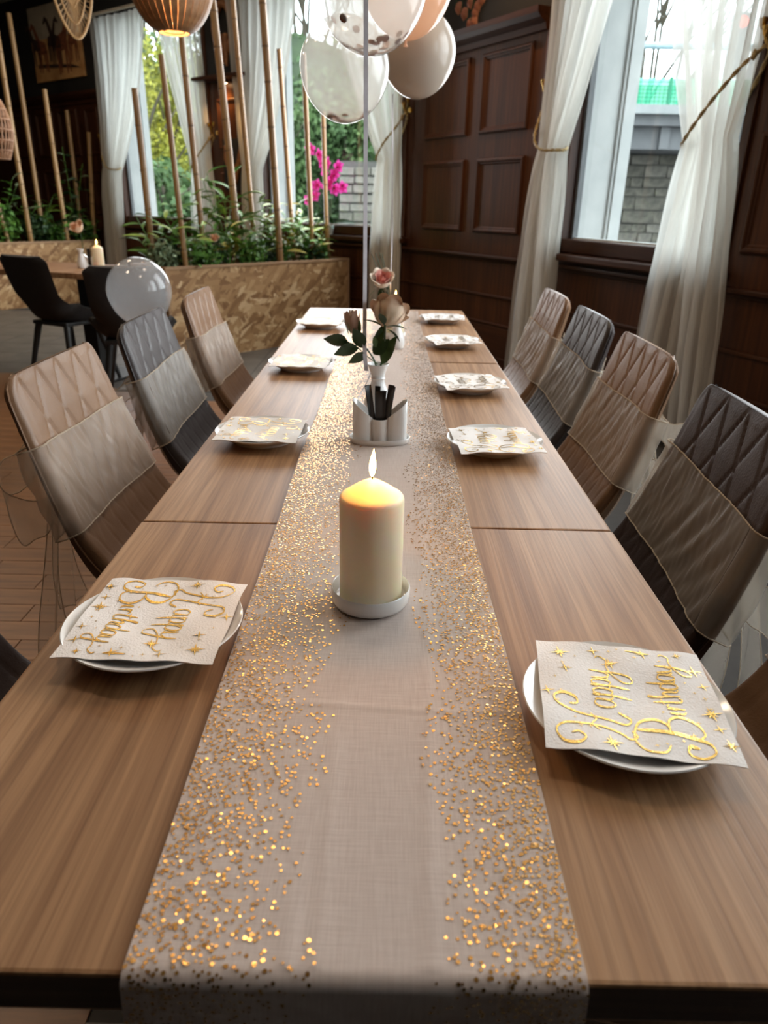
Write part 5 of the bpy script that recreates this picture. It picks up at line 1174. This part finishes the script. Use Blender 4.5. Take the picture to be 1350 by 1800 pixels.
# rattan fan hanging in front of the picture
pc = at_y(127, -10, 7.6); t = thing('rattan_fan', 'teardrop rattan fan hanging over the giraffe picture', 'wall ornament', pc, .3); S_ = px_r(66, pc)
def tear(k, s=1.0): a = 2*pi*k; return Vector((s*.48*S_*sin(a)*(1-.28*cos(a)), 0, s*S_*(-cos(a)) if cos(a) > 0 else s*S_*.85*(-cos(a))))
for s, r in ((1, .012), (.66, .008), (.28, .007)):
    b = MB(); b.tube([tear(k/48, s) for k in range(49)], r*S_/.35, 8, False); b.build('hoop', 'rattan', t, True)
b = MB(); b.lathe([(.001, -.006), (.1*S_/.35*.75, 0), (.001, .006)], 18); o = b.build('centre_boss', 'rattan', t, True, (0, 0, 0), (rad(90), 0, 0))
for k in range(40):
    b = MB(); b.tube([tear(k/40, .2), tear(k/40, 1)], .0035*S_/.35, 5); b.build('rib', 'rattan', t)
b = MB(); b.tube([(0, 0, S_*.8), (0, 0, H_CEIL-pc.z)], .003, 5); b.build('hanging_cord', 'rattan', t)
# woven lantern at the left edge
pc = at_y(-8, 228, 6.0); t = thing('woven_lantern', 'woven wicker lantern at the left photo edge', 'lantern', pc); R_ = px_r(27, pc); Hh = px_r(46, pc)
for k in range(26):
    a0 = 2*pi*k/26; b = MB(); pts = [(R_*(.35+.65*sin(pi*(.12+.76*v)))*cos(a0+v*.5), R_*(.35+.65*sin(pi*(.12+.76*v)))*sin(a0+v*.5), Hh*(2*v-1)) for v in np.linspace(0, 1, 12)]; b.tube(pts, .0055, 6); b.build('wicker_strand', 'bead', t, True)
for v in (.0, .15, .32, .5, .68, .85, 1.0):
    r = R_*(.35+.65*sin(pi*(.12+.76*v))); b = MB(); b.tube([(r*cos(2*pi*k/28), r*sin(2*pi*k/28), Hh*(2*v-1)) for k in range(29)], .005, 6, False); b.build('wicker_hoop', 'bead', t, True)
b = MB(); b.tube([(0, 0, Hh), (0, 0, H_CEIL-pc.z)], .003, 5); b.build('hanging_cord', 'rattan', t)
# pier between the left and middle windows: shelf, lit panel, ring ornament, mask plaque
t = wthing('wall_shelf', 'small wooden shelf on the pier between left and middle windows', 'shelf', F_B, 2.33, 0, 2.31)
b = MB(); b.box(-.40, .36, 0, .16, 0, .03, .005); b.build('board', 'mahogany_h', t)
b = MB(); b.box(-.05, .05, .03, .07, -.03, 0, .004); b.build('lamp_housing', 'black_metal', t)
b = MB(); b.box(-.04, .04, .035, .065, -.033, -.03); b.build('lamp_strip', 'bulb', t)
l = bpy.data.lights.new('shelf_light', 'SPOT'); l.energy = 9; l.color = (1, .55, .18); l.spot_size = rad(120); l.spot_blend = .6; l.shadow_soft_size = .03
lo = bpy.data.objects.new('shelf_light', l); COL.objects.link(lo); lo.parent = t; lo.location = (0, .09, -.05)
t = wthing('ring_ornament', 'round carved wooden ring ornament above the pier shelf', 'wall ornament', F_B, 2.30, .03, 2.74)
b = MB(); b.tube([(.13*cos(2*pi*k/36), 0, .20*sin(2*pi*k/36)) for k in range(37)], .035, 10, False); b.build('ring', 'mask', t, True)
b = MB(); b.tube([(-.04, .01, -.05), (-.04, .02, -.32)], [.03, .015], 8); b.tube([(.02, .01, -.05), (.0, .02, -.30)], [.02, .01], 8); b.build('pendant_horn', 'mask', t, True)
t = wthing('mask_plaque', 'dark plaque with an orange carved face on the pier below the shelf', 'wall ornament', F_B, 2.26, .0, 1.55)
b = MB(); b.box(-.17, .17, 0, .025, -.24, .24, .004); b.build('plaque', 'charcoal', t)
b = MB(); b.prism([(-.12, .18), (-.06, .02), (0, -.04), (.06, .02), (.12, .18), (.13, .05), (.05, -.14), (0, -.22), (-.05, -.14), (-.13, .05)], .025, .05); b.build('carved_face', 'mask', t)
# dusty pink dried flowers above the cornice
for k, (x, y) in enumerate([(805, 22), (795, 12), (815, 40), (828, 8), (824, 20), (822, 36), (835, -4), (816, 2)]):
    q = on(F_A1, x, y, .06); t = wthing('dried_orchid', '%s dusty pink dried flower of the spray above the panelling' % ['outer left', 'upper left', 'lower left', 'upper right', 'middle right', 'lowest', 'topmost', 'inner left'][k], 'flower', F_A1, q.x, .035, q.z); t['group'] = 'dried flowers above the panelling'
    for j in range(5):
        m_ = leaf_mesh('petal', 'pink_dry', .075, .05, .4, -.2, 0, 6) if (k, j) == (0, 0) else m_
        put('petal', m_, t, mtx=Matrix.Rotation(rad(90), 4, 'X') @ Matrix.Rotation(j*1.257+k, 4, 'Z') @ Matrix.Rotation(-.5, 4, 'Y'))
    b = MB(); b.tube(cr([(0, 0, 0), (.02, -.03, .1), (0, -.032, .22)], 4), .003, 5); b.build('stem', 'leaf_dark', t)
# orchid on the middle window sill
q = on(F_B, 577, 392, .05); t = wthing('orchid_pot', 'glass-like pale pot holding the orchid on the middle window sill', 'pot', F_B, q.x, .04, Z_SILL-.005)
b = MB(); b.lathe([(.001, 0), (.035, 0), (.045, .05), (.05, .085), (.046, .085), (.04, .05), (.001, .02)], 24); b.build('pot', 'porcelain', t, True)
op = F_B @ Vector((q.x, .04, Z_SILL+.06))
t = thing('orchid', 'bright magenta orchid in bloom on the middle window sill', 'orchid', op)
PETL = leaf_mesh('petal', 'magenta', .062, .056, .25, .1, 0, 8); LIP = leaf_mesh('lip', 'magenta_lip', .03, .022, .6, .3, 0, 6); OLE = leaf_mesh('leaf', 'leaf_dark', .17, .06, .35, .5, 0, 8)
Yo = op.y-.03; vs = [at_y(x, y, Yo)-op for x, y in ((583, 395), (582, 360), (586, 320), (580, 290), (562, 268), (545, 258))]
b = MB(); b.tube(cr(vs, 6), .0035, 6); v2 = [at_y(x, y, Yo)-op for x, y in ((583, 395), (578, 360), (570, 340), (548, 345))]; b.tube(cr(v2, 6), .0035, 6)
b.build('flower_stalk', 'leaf_pale', t, True)
back = F_B.to_3x3() @ Vector((0, 1, 0))
for k, (x, y) in enumerate([(546, 262), (563, 272), (577, 287), (596, 293), (589, 307), (572, 302), (557, 326), (575, 328), (603, 329), (590, 333), (543, 352), (554, 345), (568, 285), (583, 318)]):
    p = at_y(x, y, Yo-.02*(k % 3))-op; fm = Matrix.Translation(p) @ (Vector((0, 0, 1)).rotation_difference((back+Vector((random.uniform(-.4, .4), 0, random.uniform(-.3, .3)))).normalized())).to_matrix().to_4x4() @ Matrix.Rotation(k*.8, 4, 'Z')
    for j in range(5): put('petal', PETL, t, mtx=fm @ Matrix.Rotation(j*2*pi/5, 4, 'Z') @ Matrix.Rotation(-.25, 4, 'Y'))
    put('lip', LIP, t, mtx=fm @ Matrix.Translation((0, 0, .008)) @ Matrix.Rotation(1, 4, 'Z') @ Matrix.Rotation(-.7, 4, 'Y'))
for (xa, ya), (xb, yb) in (((586, 394), (561, 366)), ((588, 393), (616, 381)), ((590, 394), (600, 386))):
    a_ = at_y(xa, ya, Yo)-op; d_ = at_y(xb, yb, Yo-.05)-op-a_; put('leaf', OLE, t, mtx=aim(a_, d_, rad(40)) @ Matrix.Scale(d_.length/.17*1.05, 4))
for a, e in ((1.2, .6), (4.0, .4)): put('leaf', OLE, t, mtx=aim((0, 0, -.01), (F_B.to_3x3() @ Vector((cos(a), abs(sin(a))*.6, e)))))
# ceiling spotlight that warms the door panelling (above the photo)
t = thing('ceiling_spotlight', 'small black ceiling spotlight aimed at the panelling', 'spotlight', (.55, 5.0, H_CEIL))
b = MB(); b.lathe([(.05, -.02), (.05, 0)], 18); b.build('base_plate', 'black_metal', t); b = MB(); b.lathe([(.03, -.16), (.04, -.14), (.04, -.04), (.02, -.02)], 18); b.build('lamp_can', 'black_metal', t, True)
l = bpy.data.lights.new('spot_light', 'SPOT'); l.energy = 60; l.color = (1, .58, .24); l.spot_size = rad(60); l.spot_blend = .8; l.shadow_soft_size = .03
lo = bpy.data.objects.new('spot_light', l); COL.objects.link(lo); lo.location = (.55, 5.0, H_CEIL-.2)
tg = F_A1 @ Vector((-1.25, 0, 2.0)); lo.rotation_euler = (tg-lo.location).to_track_quat('-Z', 'Y').to_euler()
bpy.context.view_layer.update()
